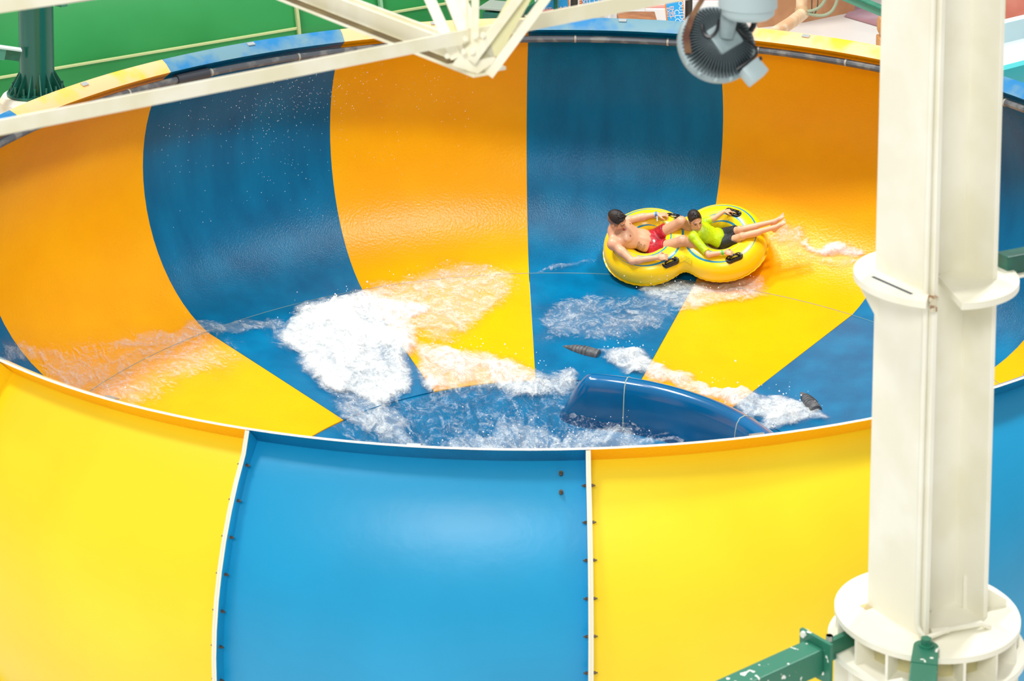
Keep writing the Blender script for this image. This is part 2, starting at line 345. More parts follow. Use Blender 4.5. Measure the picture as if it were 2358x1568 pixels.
tc = N('ShaderNodeTexCoord'); at_ = N('ShaderNodeAttribute'); at_.attribute_name = 'foam'
mp = N('ShaderNodeMapping'); mp.inputs['Scale'].default_value = (1, 1, 1); Lk(tc.outputs['Object'], mp.inputs['Vector'])
def noi(scale, det, dist=0.0, rough=0.6):
    n = N('ShaderNodeTexNoise'); n.inputs['Scale'].default_value = scale; n.inputs['Detail'].default_value = det; n.inputs['Distortion'].default_value = dist; n.inputs['Roughness'].default_value = rough
    Lk(mp.outputs[0], n.inputs['Vector']); return n.outputs['Fac']
def mth(op, a, b=None, c=None, clamp=False):
    n = N('ShaderNodeMath'); n.operation = op; n.use_clamp = clamp
    for i, v in enumerate((a, b, c)):
        if v is None: continue
        if isinstance(v, (int, float)): n.inputs[i].default_value = v
        else: Lk(v, n.inputs[i])
    return n.outputs[0]
big = noi(4.2, 9, 2.2, 0.70); fine = noi(24, 7, 1.4, 0.72)
mixn = mth('ADD', mth('MULTIPLY', big, 0.6), mth('MULTIPLY', fine, 0.4))
raw = mth('ADD', at_.outputs['Fac'], mth('MULTIPLY', mth('SUBTRACT', mixn, 0.5), 2.7))
alpha = mth('MULTIPLY', mth('SUBTRACT', raw, 0.26), 1.05, clamp=True)
gate = mth('MULTIPLY', at_.outputs['Fac'], 4.0, clamp=True)
alpha = mth('MULTIPLY', mth('MAXIMUM', mth('MULTIPLY', alpha, gate), mth('MULTIPLY', mth('SUBTRACT', at_.outputs['Fac'], 0.27), 0.62, clamp=True)), 0.94)
bp = N('ShaderNodeBump'); bp.inputs['Strength'].default_value = 0.7; bp.inputs['Distance'].default_value = 0.03; Lk(mixn, bp.inputs['Height'])
fo = N('ShaderNodeBsdfPrincipled'); fo.inputs['Base Color'].default_value = (0.82, 0.88, 0.90, 1); fo.inputs['Roughness'].default_value = 0.5; Lk(bp.outputs[0], fo.inputs['Normal'])
gl = N('ShaderNodeBsdfGlossy'); gl.inputs['Roughness'].default_value = 0.08; gl.inputs['Color'].default_value = (1, 1, 1, 1); Lk(bp.outputs[0], gl.inputs['Normal'])
tr = N('ShaderNodeBsdfTransparent'); tr.inputs['Color'].default_value = (0.99, 0.995, 1.0, 1)
fr = N('ShaderNodeFresnel'); fr.inputs['IOR'].default_value = 1.33; Lk(bp.outputs[0], fr.inputs['Normal'])
m1 = N('ShaderNodeMixShader'); Lk(mth('MULTIPLY', fr.outputs[0], mth('MULTIPLY', gate, 0.6)), m1.inputs[0]); Lk(tr.outputs[0], m1.inputs[1]); Lk(gl.outputs[0], m1.inputs[2])
m2 = N('ShaderNodeMixShader'); Lk(alpha, m2.inputs[0]); Lk(m1.outputs[0], m2.inputs[1]); Lk(fo.outputs[0], m2.inputs[2]); Lk(m2.outputs[0], outn.inputs['Surface'])
w_ = mesh('rushing_water', Vv, Fq, FM, None, True)
w_.data.attributes.new('foam', 'FLOAT', 'POINT').data.foreach_set('value', np.array(dn, np.float32))
tag(w_, 'white foaming water rushing across the bowl floor into the drain', 'water', kind='stuff')
# flying drops: octahedra
DROP = mat('water drop', (0.92, 0.97, 1.0), 0.2, spec=0.3)
b = MB(); OF = [(0,2,4),(2,1,4),(1,3,4),(3,0,4),(2,0,5),(1,2,5),(3,1,5),(0,3,5)]
def drop(p, r): b.add([p + np.array(d)*r for d in ((1,0,0),(-1,0,0),(0,1,0),(0,-1,0),(0,0,1.2),(0,0,-1.2))], OF)
cand = np.argwhere(DENS > 0.5)
for _ in range(900):
    i, j = cand[rng.integers(len(cand))]
    drop(surf_pt(su[i] + rng.normal()*0.08, tu[j] + rng.normal()*0.02, 0.06 + abs(rng.normal())*0.09), 0.003 + abs(rng.normal())*0.0035)
for _ in range(520):                                   # sprinkler spray falling along the back left wall
    th = TH0 - 2.0*STEP + rng.random()*STEP*1.7; th = th if rng.random() < 0.6 else TH0 - 1.25*STEP + rng.normal()*0.06
    t = AL - 0.15 - abs(rng.normal())*0.55
    drop(wall_pt(t, th, -0.05 - rng.random()*0.5), 0.002 + rng.random()*0.0035)
tag(b.build('water_drops', DROP, None, True), 'fine white water drops flying above the foam and falling under the rim', 'water', kind='stuff')

# ---------------------------------------------------------------- signed distance sculpting
import openvdb
class SDF:
    def __init__(s, lo, hi, h):
        s.lo = np.array(lo, float); s.h = h; s.n = np.ceil((np.array(hi) - s.lo)/h).astype(int) + 1
        s.A = np.full(s.n, 0.08, np.float32)
    def _box(s, lo, hi, pad):
        a = np.maximum(0, np.floor((lo - pad - s.lo)/s.h).astype(int)); b = np.minimum(s.n, np.ceil((hi + pad - s.lo)/s.h).astype(int) + 1)
        if np.any(b <= a): return None, None
        g = np.meshgrid(*[s.lo[i] + s.h*np.arange(a[i], b[i]) for i in range(3)], indexing='ij')
        return tuple(slice(a[i], b[i]) for i in range(3)), np.stack(g, -1)
    def _put(s, sl, d, k, sub=False):
        A = s.A[sl]; d = d.astype(np.float32)
        if sub:
            h_ = np.clip(0.5 - 0.5*(A + d)/k, 0, 1); s.A[sl] = A*(1-h_) + (-d)*h_ + k*h_*(1-h_)
        else:
            h_ = np.clip(0.5 + 0.5*(A - d)/k, 0, 1); s.A[sl] = A*(1-h_) + d*h_ - k*h_*(1-h_)
    def cap(s, a, b, ra, rb=None, k=0.015, sub=False):
        a = np.array(a, float); b = np.array(b, float); rb = ra if rb is None else rb; r = max(ra, rb)
        sl, P = s._box(np.minimum(a, b) - r, np.maximum(a, b) + r, k + 4*s.h)
        if sl is None: return s
        ab = b - a; t = np.clip(((P - a) @ ab)/(ab @ ab + 1e-12), 0, 1)
        s._put(sl, np.linalg.norm(P - a - t[..., None]*ab, axis=-1) - (ra + (rb - ra)*t), k, sub); return s
    def ell(s, c, ax, rad, k=0.015, sub=False):
        c = np.array(c, float); ax = np.array([unit(v) for v in ax]); rad = np.array(rad, float); r = rad.max()
        sl, P = s._box(c - r, c + r, k + 4*s.h)
        if sl is None: return s
        q = (P - c) @ ax.T; k0 = np.linalg.norm(q/rad, axis=-1); k1 = np.linalg.norm(q/rad**2, axis=-1)
        s._put(sl, k0*(k0 - 1)/np.maximum(k1, 1e-6), k, sub); return s
    def ball(s, c, r, k=0.015, sub=False): return s.ell(c, np.eye(3), (r, r, r), k, sub)
    def torus(s, c, a, b_, k, zs=1.0):
        P = np.stack(np.meshgrid(*[s.lo[i] + s.h*np.arange(s.n[i]) for i in range(3)], indexing='ij'), -1) - np.array(c)
        q = np.hypot(P[..., 0], P[..., 1]) - a
        s._put(tuple(slice(0, n) for n in s.n), np.hypot(q, P[..., 2]/zs) - b_, k); return s
    def half(s, p, n):                                 # keep the side n points away from
        P = np.stack(np.meshgrid(*[s.lo[i] + s.h*np.arange(s.n[i]) for i in range(3)], indexing='ij'), -1)
        s.A = np.maximum(s.A, ((P - np.array(p)) @ unit(n)).astype(np.float32)); return s
    def poly(s, iso=0.0):
        g = openvdb.FloatGrid(0.08); g.copyFromArray(s.A.astype(np.float32)); pts, tri, qd = g.convertToPolygons(isovalue=iso, adaptivity=0.0)
        V = np.asarray(pts)*s.h + s.lo; return V, [tuple(int(i) for i in f)[::-1] for f in qd] + [tuple(int(i) for i in f)[::-1] for f in tri]
def sdf_obj(name, g, mats, parent=None, paint=None, smooth_it=2):
    V, F = g.poly(); o = mesh(name, V, F, mats, parent, True); me = o.data
    bm = bmesh.new(); bm.from_mesh(me)
    for _ in range(smooth_it): bmesh.ops.smooth_vert(bm, verts=bm.verts, factor=0.4, use_axis_x=True, use_axis_y=True, use_axis_z=True)
    bmesh.ops.recalc_face_normals(bm, faces=bm.faces); bm.to_mesh(me); bm.free()
    if paint:
        Vn = np.empty(len(me.vertices)*3); me.vertices.foreach_get('co', Vn); Vn = Vn.reshape(-1, 3)
        c = np.ones((len(Vn), 4), np.float32); c[:, :3] = paint(Vn)
        me.color_attributes.new('tint', 'FLOAT_COLOR', 'POINT').data.foreach_set('color', c.ravel())
    return o
def tinted(name, rough, sss=0.0, bump=0.0, bscale=60):
    M = mat(name, (0.5, 0.4, 0.3), rough, bump=bump, bscale=bscale); nt = M.node_tree; b = nt.nodes['Principled BSDF']
    a = nt.nodes.new('ShaderNodeAttribute'); a.attribute_name = 'tint'; nt.links.new(a.outputs['Color'], b.inputs['Base Color'])
    if sss: b.inputs['Subsurface Weight'].default_value = sss; b.inputs['Subsurface Radius'].default_value = (0.012, 0.005, 0.003); b.inputs['Subsurface Scale'].default_value = 0.5
    return M
SKIN = tinted('wet skin', 0.38, 0.0, 0.08, 120)

# ---------------------------------------------------------------- double tube
TO = np.array([-0.1314782942806394, 5.59120770387716, -2.4636667745422827 + ZR])
TM = np.array([[0.9769763942068623, -0.2133474283007823, 0.0], [0.182874439228319, 0.837432218671979, -0.5150380749100542], [0.10988204875904573, 0.5031800413048686, 0.8571673007021123]])
TMAT = Matrix.Identity(4)
for i in range(3):
    for j in range(3): TMAT[i][j] = TM[i][j]
    TMAT[i][3] = TO[i]
TA, TB, TX = 0.345, 0.18, 0.43
TUBE = thing('swim_tube', 'bright yellow inflatable double tube with blue stripes carrying two riders', 'inflatable tube'); TUBE.matrix_world = TMAT
g = SDF((-1.03, -0.58, -0.24), (1.03, 0.58, 0.24), 0.013)
for sx in (-1, 1): g.torus((sx*TX, 0, 0), TA, TB, 0.13, 0.97)
TUBEM = mat('yellow vinyl', S(250, 214, 14), 0.25, spec=0.6); nt = TUBEM.node_tree; N = nt.nodes.new; Lk = nt.links.new
tc = N('ShaderNodeTexCoord'); sp = N('ShaderNodeSeparateXYZ'); Lk(tc.outputs['Object'], sp.inputs[0])
def mth(op, a, b=None, clamp=False):
    n = N('ShaderNodeMath'); n.operation = op; n.use_clamp = clamp
    for i, v in enumerate((a, b)):
        if v is None: continue
        if isinstance(v, (int, float)): n.inputs[i].default_value = v
        else: Lk(v, n.inputs[i])
    return n.outputs[0]
dx = mth('SUBTRACT', mth('ABSOLUTE', sp.outputs[0]), TX); dd = mth('SQRT', mth('ADD', mth('MULTIPLY', dx, dx), mth('MULTIPLY', sp.outputs[1], sp.outputs[1])))
tot = None
for rad, wd_ in ((0.425, 0.0065), (0.290, 0.0065), (0.215, 0.005)):
    # the printed rings swell and thin out around the tube
    ring = mth('LESS_THAN', mth('ABSOLUTE', mth('SUBTRACT', dd, rad)), mth('MULTIPLY', mth('ADD', mth('MULTIPLY', mth('SINE', mth('MULTIPLY', mth('ARCTAN2', sp.outputs[1], dx), 2.0)), 0.75), 1.1), wd_))
    tot = ring if tot is None else mth('MAXIMUM', tot, ring)
tot = mth('MULTIPLY', tot, mth('GREATER_THAN', sp.outputs[2], 0.0))
mx = N('ShaderNodeMix'); mx.data_type = 'RGBA'; mx.inputs['A'].default_value = (*S(250, 214, 14), 1); mx.inputs['B'].default_value = (*S(20, 140, 180), 1)
Lk(tot, mx.inputs['Factor']); Lk(mx.outputs['Result'], nt.nodes['Principled BSDF'].inputs['Base Color'])
sdf_obj('tube_body', g, TUBEM, TUBE)
# wavy welded seam around the waterline
def outline(off, n=220):
    P = []
    R_ = TA + TB
    x0 = 0.30; r2 = 0.16                             # concave waist
    for i in range(n):
        a = 2*math.pi*i/n; best = 0
        d = np.array([math.cos(a), math.sin(a)])
        lo, hi = 0, 1.2
        for _ in range(22):
            mid = (lo + hi)/2; p = d*mid
            v = min(abs(math.hypot(p[0] - s*TX, p[1]) - TA) - TB for s in (-1, 1)); v2 = [abs(math.hypot(p[0] - s*TX, p[1]) - TA) - TB for s in (-1, 1)]
            h_ = max(0, min(1, 0.5 + 0.5*(v2[1] - v2[0])/0.13)); v = v2[1]*(1-h_) + v2[0]*h_ - 0.13*h_*(1-h_)
            inside = v < 0 or min(math.hypot(p[0] - s*TX, p[1]) for s in (-1, 1)) < TA
            lo, hi = (mid, hi) if inside else (lo, mid)
        P.append(d*(lo + off))
    return P
ol = outline(0.0)
b = MB(); b.grid([[(p[0]*(1 + q*0.022), p[1]*(1 + q*0.022), -0.055 + 0.005*math.sin(i*1.9) + zz) for i, p in enumerate(ol)] for q, zz in ((-1.2, 0.006), (0.9, 0.004), (0.9, -0.004), (-1.2, -0.006))], closed=True)
b.build('weld_seam', mat('yellow vinyl seam', S(246, 206, 12), 0.3), TUBE)
for sx in (-1, 1):                                     # floor membrane of each well
    b = MB(); b.lathe([(0.0, -0.115), (0.12, -0.115), (0.22, -0.10), (0.24, -0.11), (0.0, -0.125)], (sx*TX, 0, 0), np.eye(3), 32); b.build('well_floor', mat('yellow vinyl floor', S(238, 190, 12), 0.3), TUBE)
def tube_top(x, y):
    q = min(abs(math.hypot(x - s*TX, y) - TA) for s in (-1, 1)); return 0.97*math.sqrt(max(0.0, TB*TB - q*q))
GRIP = mat('black moulded grip', (0.010, 0.010, 0.012), 0.22)
for hx, hy, ang in ((-0.15, -0.365, 24), (-0.115, 0.285, -16), (0.592, -0.375, 24), (0.585, 0.290, -24)):
    c = np.array([hx, hy, tube_top(hx, hy) + 0.004]); ca, sa = math.cos(math.radians(ang)), math.sin(math.radians(ang)); ux, uy = np.array([ca, sa, 0]), np.array([-sa, ca, 0])
    def st(L, r, z):
        P = []
        for i in range(12): a = -math.pi/2 + math.pi*i/11; P.append(c + ux*(L + r*math.cos(a)) + uy*r*math.sin(a) + np.array([0, 0, z]))
        for i in range(12): a = math.pi/2 + math.pi*i/11; P.append(c + ux*(-L + r*math.cos(a)) + uy*r*math.sin(a) + np.array([0, 0, z]))
        return P
    b = MB(c); b.grid([st(0.058, 0.047, -0.03), st(0.058, 0.047, 0.006), st(0.058, 0.042, 0.013), st(0.058, 0.034, 0.014), st(0.056, 0.026, 0.006), st(0.05, 0.004, 0.004)], closed=True)
    arch = [c + ux*(-0.062 + 0.124*q) + np.array([0, 0, 0.008 + 0.034*math.sin(math.pi*q)**0.6]) for q in np.linspace(0, 1, 13)]
    b.tube(arch, 0.011, 8); o = b.build('grip_handle', GRIP, TUBE, True, 50); o.location = tuple(c)
# faint printed warning panel on the near side
def side_pt(x, phi):                                   # a point on the near flank near the waist
    y = min(p[1] for p in ol if abs(p[0] - x) < 0.03); cy = y + TB
    return np.array([x, cy - (TB + 0.0025)*math.cos(phi), (TB + 0.0025)*0.97*math.sin(phi)])
LBL = mat('pale green print', S(240, 208, 20), 0.35, col2=S(190, 190, 50), nscale=60, namt=(0.45, 0.60), stretch=(0.35, 1.0, 1.6))
b = MB(); b.grid([[side_pt(x, ph) for x in np.linspace(-0.045, 0.095, 8)] for ph in np.linspace(0.58, 0.98, 6)]); b.build('warning_print', LBL, TUBE)
b = MB(); b.grid([[(x, -TB - TA*math.sqrt(max(0, 1 - ((x + TX)/(TA))**2*0.4)) + TB*(1 - math.cos(ph)) - 0.002, TB*math.sin(ph)*0.97 + 0.003) for x in np.linspace(-0.46, -0.41, 4)] for ph in np.linspace(0.55, 0.65, 3)]); b.build('small_print', LBL, TUBE)

# ---------------------------------------------------------------- riders (modelled in the tube's frame)
def frame_of(f, u):
    f = unit(f); u = unit(np.array(u, float) - f*(np.array(u) @ f)); return f, np.cross(u, f), u      # face, left, up
def head(g, c, f, u, s):
    f, l, u = frame_of(f, u); c = np.array(c, float)
    P = lambda a, b_, d: c + (f*a + l*b_ + u*d)*s
    ax = (f, l, u)
    g.ell(P(-0.012, 0, 0.024), ax, np.array([0.098, 0.077, 0.094])*s, 0.01)
    g.ell(P(0.030, 0, -0.040), ax, np.array([0.062, 0.060, 0.078])*s, 0.02*s)
    g.ell(P(0.058, 0, -0.098), ax, np.array([0.026, 0.030, 0.020])*s, 0.02*s)
    for sg in (-1, 1):
        g.cap(P(0.02, sg*0.052, -0.075), P(0.060, sg*0.020, -0.100), 0.018*s, 0.016*s, 0.015*s)
        g.ell(P(-0.004, sg*0.078, -0.012), ax, np.array([0.020, 0.008, 0.032])*s, 0.006*s)
        g.ell(P(0.066, sg*0.040, -0.030), ax, np.array([0.02, 0.02, 0.018])*s, 0.012*s)
        g.cap(P(0.080, sg*0.046, 0.020), P(0.089, sg*0.014, 0.022), 0.010*s, 0.010*s, 0.008*s)
        g.ball(P(0.090, sg*0.032, 0.000), 0.012*s, 0.006*s, True)
        g.ball(P(0.078, sg*0.032, 0.000), 0.013*s, 0.003*s)
    g.cap(P(0.090, 0, 0.012), P(0.112, 0, -0.030), 0.008*s, 0.012*s, 0.008*s)
    for sg in (-1, 1): g.ball(P(0.098, sg*0.012, -0.034), 0.009*s, 0.006*s)
    g.cap(P(0.088, -0.020, -0.064), P(0.088, 0.020, -0.064), 0.008*s, 0.008*s, 0.006*s)
    g.cap(P(0.084, -0.016, -0.074), P(0.084, 0.016, -0.074), 0.008*s, 0.008*s, 0.006*s)
    return f, l, u
def hand(g, w, d, n, s, sg, grip=1.0):
    """w wrist, d along the hand, n out of the back of the hand, sg thumb side"""
    d = unit(d); n = unit(np.array(n, float) - d*(np.array(n) @ d)); t = np.cross(n, d)*sg; w = np.array(w, float)
    P = lambda a, b_, c_: w + (d*a + t*b_ + n*c_)*s
    g.ell(P(0.045, 0, 0), (d, t, n), np.array([0.052, 0.042, 0.018])*s, 0.012*s)
    for i, (off, L) in enumerate(((0.030, 0.040), (0.010, 0.045), (-0.010, 0.042), (-0.029, 0.033))):
        k1_ = P(0.082, off, 0.006); k2_ = P(0.082 + L*0.85, off*1.05, 0.002 - 0.012*grip); k3_ = P(0.082 + L*(1.05 - 0.25*grip), off*1.05, -0.014 - 0.026*grip); k4_ = P(0.082 + L*(0.9 - 0.55*grip), off*1.0, -0.02 - 0.040*grip)
        g.cap(P(0.06, off*0.9, 0.003), k1_, 0.0105*s, 0.0105*s, 0.004*s); g.cap(k1_, k2_, 0.0102*s, 0.0092*s, 0.003*s); g.cap(k2_, k3_, 0.0092*s, 0.0085*s, 0.003*s); g.cap(k3_, k4_, 0.0085*s, 0.0078*s, 0.003*s)
    a = P(0.018, 0.034, -0.004); b_ = P(0.052, 0.062, -0.014); c_ = P(0.082, 0.058, -0.03*grip - 0.004)
    g.cap(P(0.01, 0.018, 0), a, 0.016*s, 0.014*s, 0.008*s); g.cap(a, b_, 0.0135*s, 0.011*s, 0.006*s); g.cap(b_, c_, 0.011*s, 0.009*s, 0.004*s)
def foot(g, an, d, n, s):
    """an ankle, d heel to toe, n out of the top of the foot"""
    d = unit(d); n = unit(np.array(n, float) - d*(np.array(n) @ d)); t = np.cross(n, d); an = np.array(an, float)
    P = lambda a, b_, c_: an + (d*a + t*b_ + n*c_)*s
    g.ball(P(-0.035, 0, -0.045), 0.032*s, 0.02*s); g.cap(P(-0.03, 0, -0.04), P(0.09, 0.004, -0.052), 0.033*s, 0.030*s, 0.02*s)
    g.cap(P(0.0, 0, -0.01), P(0.08, 0.004, -0.045), 0.034*s, 0.027*s, 0.02*s); g.ell(P(0.115, 0.004, -0.058), (d, t, n), np.array([0.045, 0.044, 0.019])*s, 0.015*s)
    for i, (o_, L) in enumerate(((0.032, 0.045), (0.013, 0.042), (-0.004, 0.037), (-0.019, 0.032), (-0.032, 0.026))):
        g.cap(P(0.135, o_, -0.058), P(0.140 + L, o_*1.08, -0.060), (0.0135 if i == 0 else 0.0095)*s, (0.012 if i == 0 else 0.008)*s, 0.004*s)
def blob(V, c, r, soft=1.0): d = np.linalg.norm(V - np.array(c), axis=1); return np.clip((r - d)/(r*0.5*soft) , 0, 1)[:, None]
def face_paint(V, col, c, f, l, u, s, brow, lip, smile=False, stubble=0.0):
    c = np.array(c, float); q = (V - c) @ np.stack([f, l, u], 1)/s; F_ = q[:, 0]; L_ = q[:, 1]; U_ = q[:, 2]
    def put(mask, cc): 
        m_ = np.clip(mask, 0, 1)[:, None]; return col*(1 - m_) + np.array(cc)*m_
    near = (np.linalg.norm(q, axis=1) < 0.15) & (F_ > 0.03)
    if stubble:
        mk = near*np.clip((-0.045 - U_)/0.02, 0, 1)*(np.linalg.norm(q, axis=1) < 0.15); col = put(mk*stubble, S(120, 84, 66))
    col = put(near*np.exp(-((np.abs(L_) - 0.045)/0.018)**2 - ((U_ + 0.03)/0.02)**2)*0.35, S(214, 120, 96))
    for sg in (-1, 1):
        dE = np.hypot((L_ - sg*0.033)/1.7, U_ - 0.001)
        col = put(near*np.clip((0.0095 - dE)/0.003, 0, 1), S(58, 40, 34))
        dB = np.hypot((L_ - sg*0.034)/3.6, U_ - 0.022 - 0.05*np.abs(L_ - sg*0.034)*0)
        col = put(near*np.clip((0.0075 - dB)/0.003, 0, 1), brow)
    yl = -0.069 + (0.35*np.abs(L_)*(0.5) if smile else 0)
    dM = np.hypot(L_/(4.2 if smile else 3.4), U_ - yl); col = put(near*(F_ > 0.05)*np.clip((0.0085 - dM)/0.004, 0, 1), lip)
    if smile: dT = np.hypot(L_/4.6, U_ - yl - 0.001); col = put(near*(F_ > 0.05)*np.clip((0.0040 - dT)/0.002, 0, 1), S(226, 214, 204))
    return col

# --- the man
mj = dict(pel=(-0.36, 0.02, 0.02), bel=(-0.475, 0.012, 0.098), chs=(-0.645, 0.0, 0.205), nk=(-0.795, -0.005, 0.305), hd=(-0.745, 0.03, 0.440),
          shN=(-0.80, -0.175, 0.275), shF=(-0.745, 0.170, 0.245), elN=(-0.58, -0.380, 0.205), elF=(-0.525, 0.265, 0.205), wrN=(-0.285, -0.372, 0.232), wrF=(-0.295, 0.275, 0.235),
          hipN=(-0.33, -0.085, 0.015), hipF=(-0.33, 0.115, 0.015), knN=(0.005, -0.145, 0.235), knF=(-0.005, 0.085, 0.30), anN=(0.31, -0.175, 0.03), anF=(0.20, 0.085, -0.04))
mj = {k_: np.array(v) for k_, v in mj.items()}
spn = unit(mj['nk'] - mj['pel']); lat = unit(mj['shN'] - mj['shF']); lat = unit(lat - spn*(lat @ spn)); frn = np.cross(spn, lat); frn = frn if frn[2] > 0 else -frn
ax = (lat, spn, frn)
g = SDF((-0.96, -0.50, -0.16), (0.46, 0.42, 0.60), 0.0058)
g.ell(mj['chs'], ax, (0.165, 0.175, 0.110), 0.03); g.ell(mj['bel'], ax, (0.148, 0.15, 0.098), 0.04); g.ell(mj['pel'], ax, (0.160, 0.115, 0.105), 0.04)
for sg in (-1, 1):
    g.ell(mj['chs'] + spn*0.045 + lat*sg*0.075 + frn*0.078, ax, (0.082, 0.062, 0.034), 0.03)
    g.ell(mj['bel'] + lat*sg*0.035 + frn*0.075, ax, (0.03, 0.09, 0.022), 0.02)
    g.cap(mj['nk'] + spn*0.01, mj['shN' if sg > 0 else 'shF'], 0.055, 0.05, 0.04)
for sd in 'NF':
    g.cap(mj['chs'] + spn*0.06 + lat*(0.09 if sd == 'N' else -0.09), mj['sh' + sd], 0.07, 0.062, 0.04); g.ball(mj['sh' + sd], 0.066, 0.03)
    e = mj['el' + sd]; sh = mj['sh' + sd]; w = mj['wr' + sd]
    g.cap(sh, e, 0.057, 0.042, 0.02); g.ball(sh + (e - sh)*0.45, 0.054, 0.02); g.cap(e, w, 0.043, 0.028, 0.02); g.ball(e + (w - e)*0.25, 0.045, 0.02)
    hp, kn, an = mj['hip' + sd], mj['kn' + sd], mj['an' + sd]
    g.cap(hp, kn, 0.090, 0.058, 0.03); g.ball(kn, 0.060, 0.02); g.cap(kn, an, 0.055, 0.036, 0.02); back = unit(np.cross(np.cross(kn - hp, an - kn), an - kn)); g.ell(kn + (an - kn)*0.33 - back*0.018, (unit(an - kn), back, np.cross(unit(an - kn), back)), (0.12, 0.05, 0.052), 0.03)
    foot(g, an, (0.75, 0.1 if sd == 'N' else 0.0, -0.15), (0.3, 0, 1), 1.0)
hf, hl, hu = frame_of((0.86, -0.36, -0.30), (0.25, 0.05, 1))
g.cap(mj['nk'], mj['hd'] - hu*0.05 - hf*0.02, 0.060, 0.056, 0.03); head(g, mj['hd'], hf, hu, 1.06)
hand(g, mj['wrN'], (1, 0.16, -0.16), (0.12, -0.35, 1), 1.0, 1); hand(g, mj['wrF'], (1, 0.02, -0.22), (0.2, 0.35, 1), 1.0, -1)
def paint_man(V):
    col = np.tile(np.array(S(222, 172, 138)), (len(V), 1))
    def put(m_, cc): return col*(1 - m_) + np.array(cc)*m_
    for c_, r_, k_ in ((mj['shN'], 0.13, 0.55), (mj['nk'] - frn*0.02, 0.12, 0.6), (mj['shF'], 0.1, 0.4)): col = put(blob(V, c_, r_, 2.0)*k_, S(222, 132, 106))
    for sg in (-1, 1): col = put(blob(V, mj['chs'] + spn*0.02 + lat*sg*0.088 + frn*0.106, 0.017), S(150, 92, 72))
    q = (V - mj['chs']) @ np.stack([lat, spn, frn], 1)
    col = put((np.exp(-(q[:, 0]/0.07)**2 - ((q[:, 1] - 0.02)/0.10)**2)*(q[:, 2] > 0.05)*0.30)[:, None], S(140, 98, 72))
    q = (V - mj['bel']) @ np.stack([lat, spn, frn], 1)
    col = put((np.exp(-(q[:, 0]/0.012)**2 - ((q[:, 1] + 0.045)/0.012)**2)*(q[:, 2] > 0.05)*0.8)[:, None], S(120, 76, 58))
    # leaf-shaped tattoos on the near ribs
    for (a, b_) in ((0.135, 0.055), (0.135, 0.015), (0.120, 0.085)):
        d_ = np.hypot((q[:, 0] - a)/1.2, (q[:, 1] - b_)/0.8); ringm = np.clip(1 - np.abs(d_ - 0.016)/0.006, 0, 1)*0.8 + (d_ < 0.012)*0.35
        col = put((ringm*(q[:, 2] > -0.05))[:, None], S(96, 88, 74))
    for sd in 'NF':                                    # body hair on the legs
        for a, c_ in (('hip', 'kn'), ('kn', 'an')):
            A_, B_ = mj[a + sd], mj[c_ + sd]; t_ = np.clip(((V - A_) @ (B_ - A_))/((B_ - A_) @ (B_ - A_)), 0, 1); d_ = np.linalg.norm(V - A_ - t_[:, None]*(B_ - A_), axis=1)
            col = put(((d_ < 0.1)*(0.22 if a == 'hip' else 0.30)*(t_ > (0.2 if a == 'hip' else 0)))[:, None]*rng.uniform(0.4, 1.0, (len(V), 1)), S(146, 100, 72))
    q = (V - mj['hd']) @ np.stack([hf, hl, hu], 1)/1.06          # clipped sides of the head
    side = np.clip((q[:, 2] + 0.035)/0.03, 0, 1)*(q[:, 0] < 0.045 + 0.2*np.clip(q[:, 2], 0, 0.1))*(np.linalg.norm(q, axis=1) < 0.14)*(np.linalg.norm(q, axis=1) > 0.05)*(np.abs(q[:, 1]) < 0.083)
    col = put(side[:, None]*0.72, S(70, 52, 44))
    return face_paint(V, col, mj['hd'], hf, hl, hu, 1.06, S(52, 38, 32), S(176, 98, 84), False, 0.30)
MAN = sdf_obj('person', g, SKIN, None, paint_man, 2); MAN.matrix_world = TMAT
tag(MAN, 'man in red swim shorts leaning back in the left seat of the yellow tube', 'person')
HAIR = mat('short dark hair', S(26, 21, 20), 0.5, col2=S(42, 34, 32), nscale=90, bump=0.7, bscale=110, bdist=0.006)
def hair(name, c, f, u, s, parent, low, front, thick):
    f, l, u = frame_of(f, u); c = np.array(c, float); P = lambda a, b_, d: c + (f*a + l*b_ + u*d)*s
    g = SDF(c - 0.16, c + 0.17, 0.0045)
    g.ell(P(-0.014, 0, 0.028), (f, l, u), np.array([0.103, 0.083, 0.098])*s + thick*np.array([0.3, 0.2, 1.0]), 0.004)
    for i in range(46):                                # tousled tufts
        a, b_ = rng.uniform(-0.075, 0.085), rng.uniform(-0.055, 0.055); top = 0.03 + 0.098*math.sqrt(max(0, 1 - (a/0.105)**2 - (b_/0.085)**2))
        g.cap(P(a, b_, top - 0.008), P(a + rng.uniform(0.008, 0.028), b_ + rng.uniform(-0.012, 0.012), top + rng.uniform(0.004, 0.014)), 0.011*s, 0.005*s, 0.006)
    g.half(P(0.0, 0, low), -(u + f*0.22)); g.half(P(front, 0, 0.062), f*1.0 - u*0.62)
    o = sdf_obj(name, g, HAIR, parent, None, 1); return o
hair('hair', mj['hd'], hf, hu, 1.06, MAN, 0.036, 0.066, 0.012)['label'] = 'short dark hair faded at the sides'
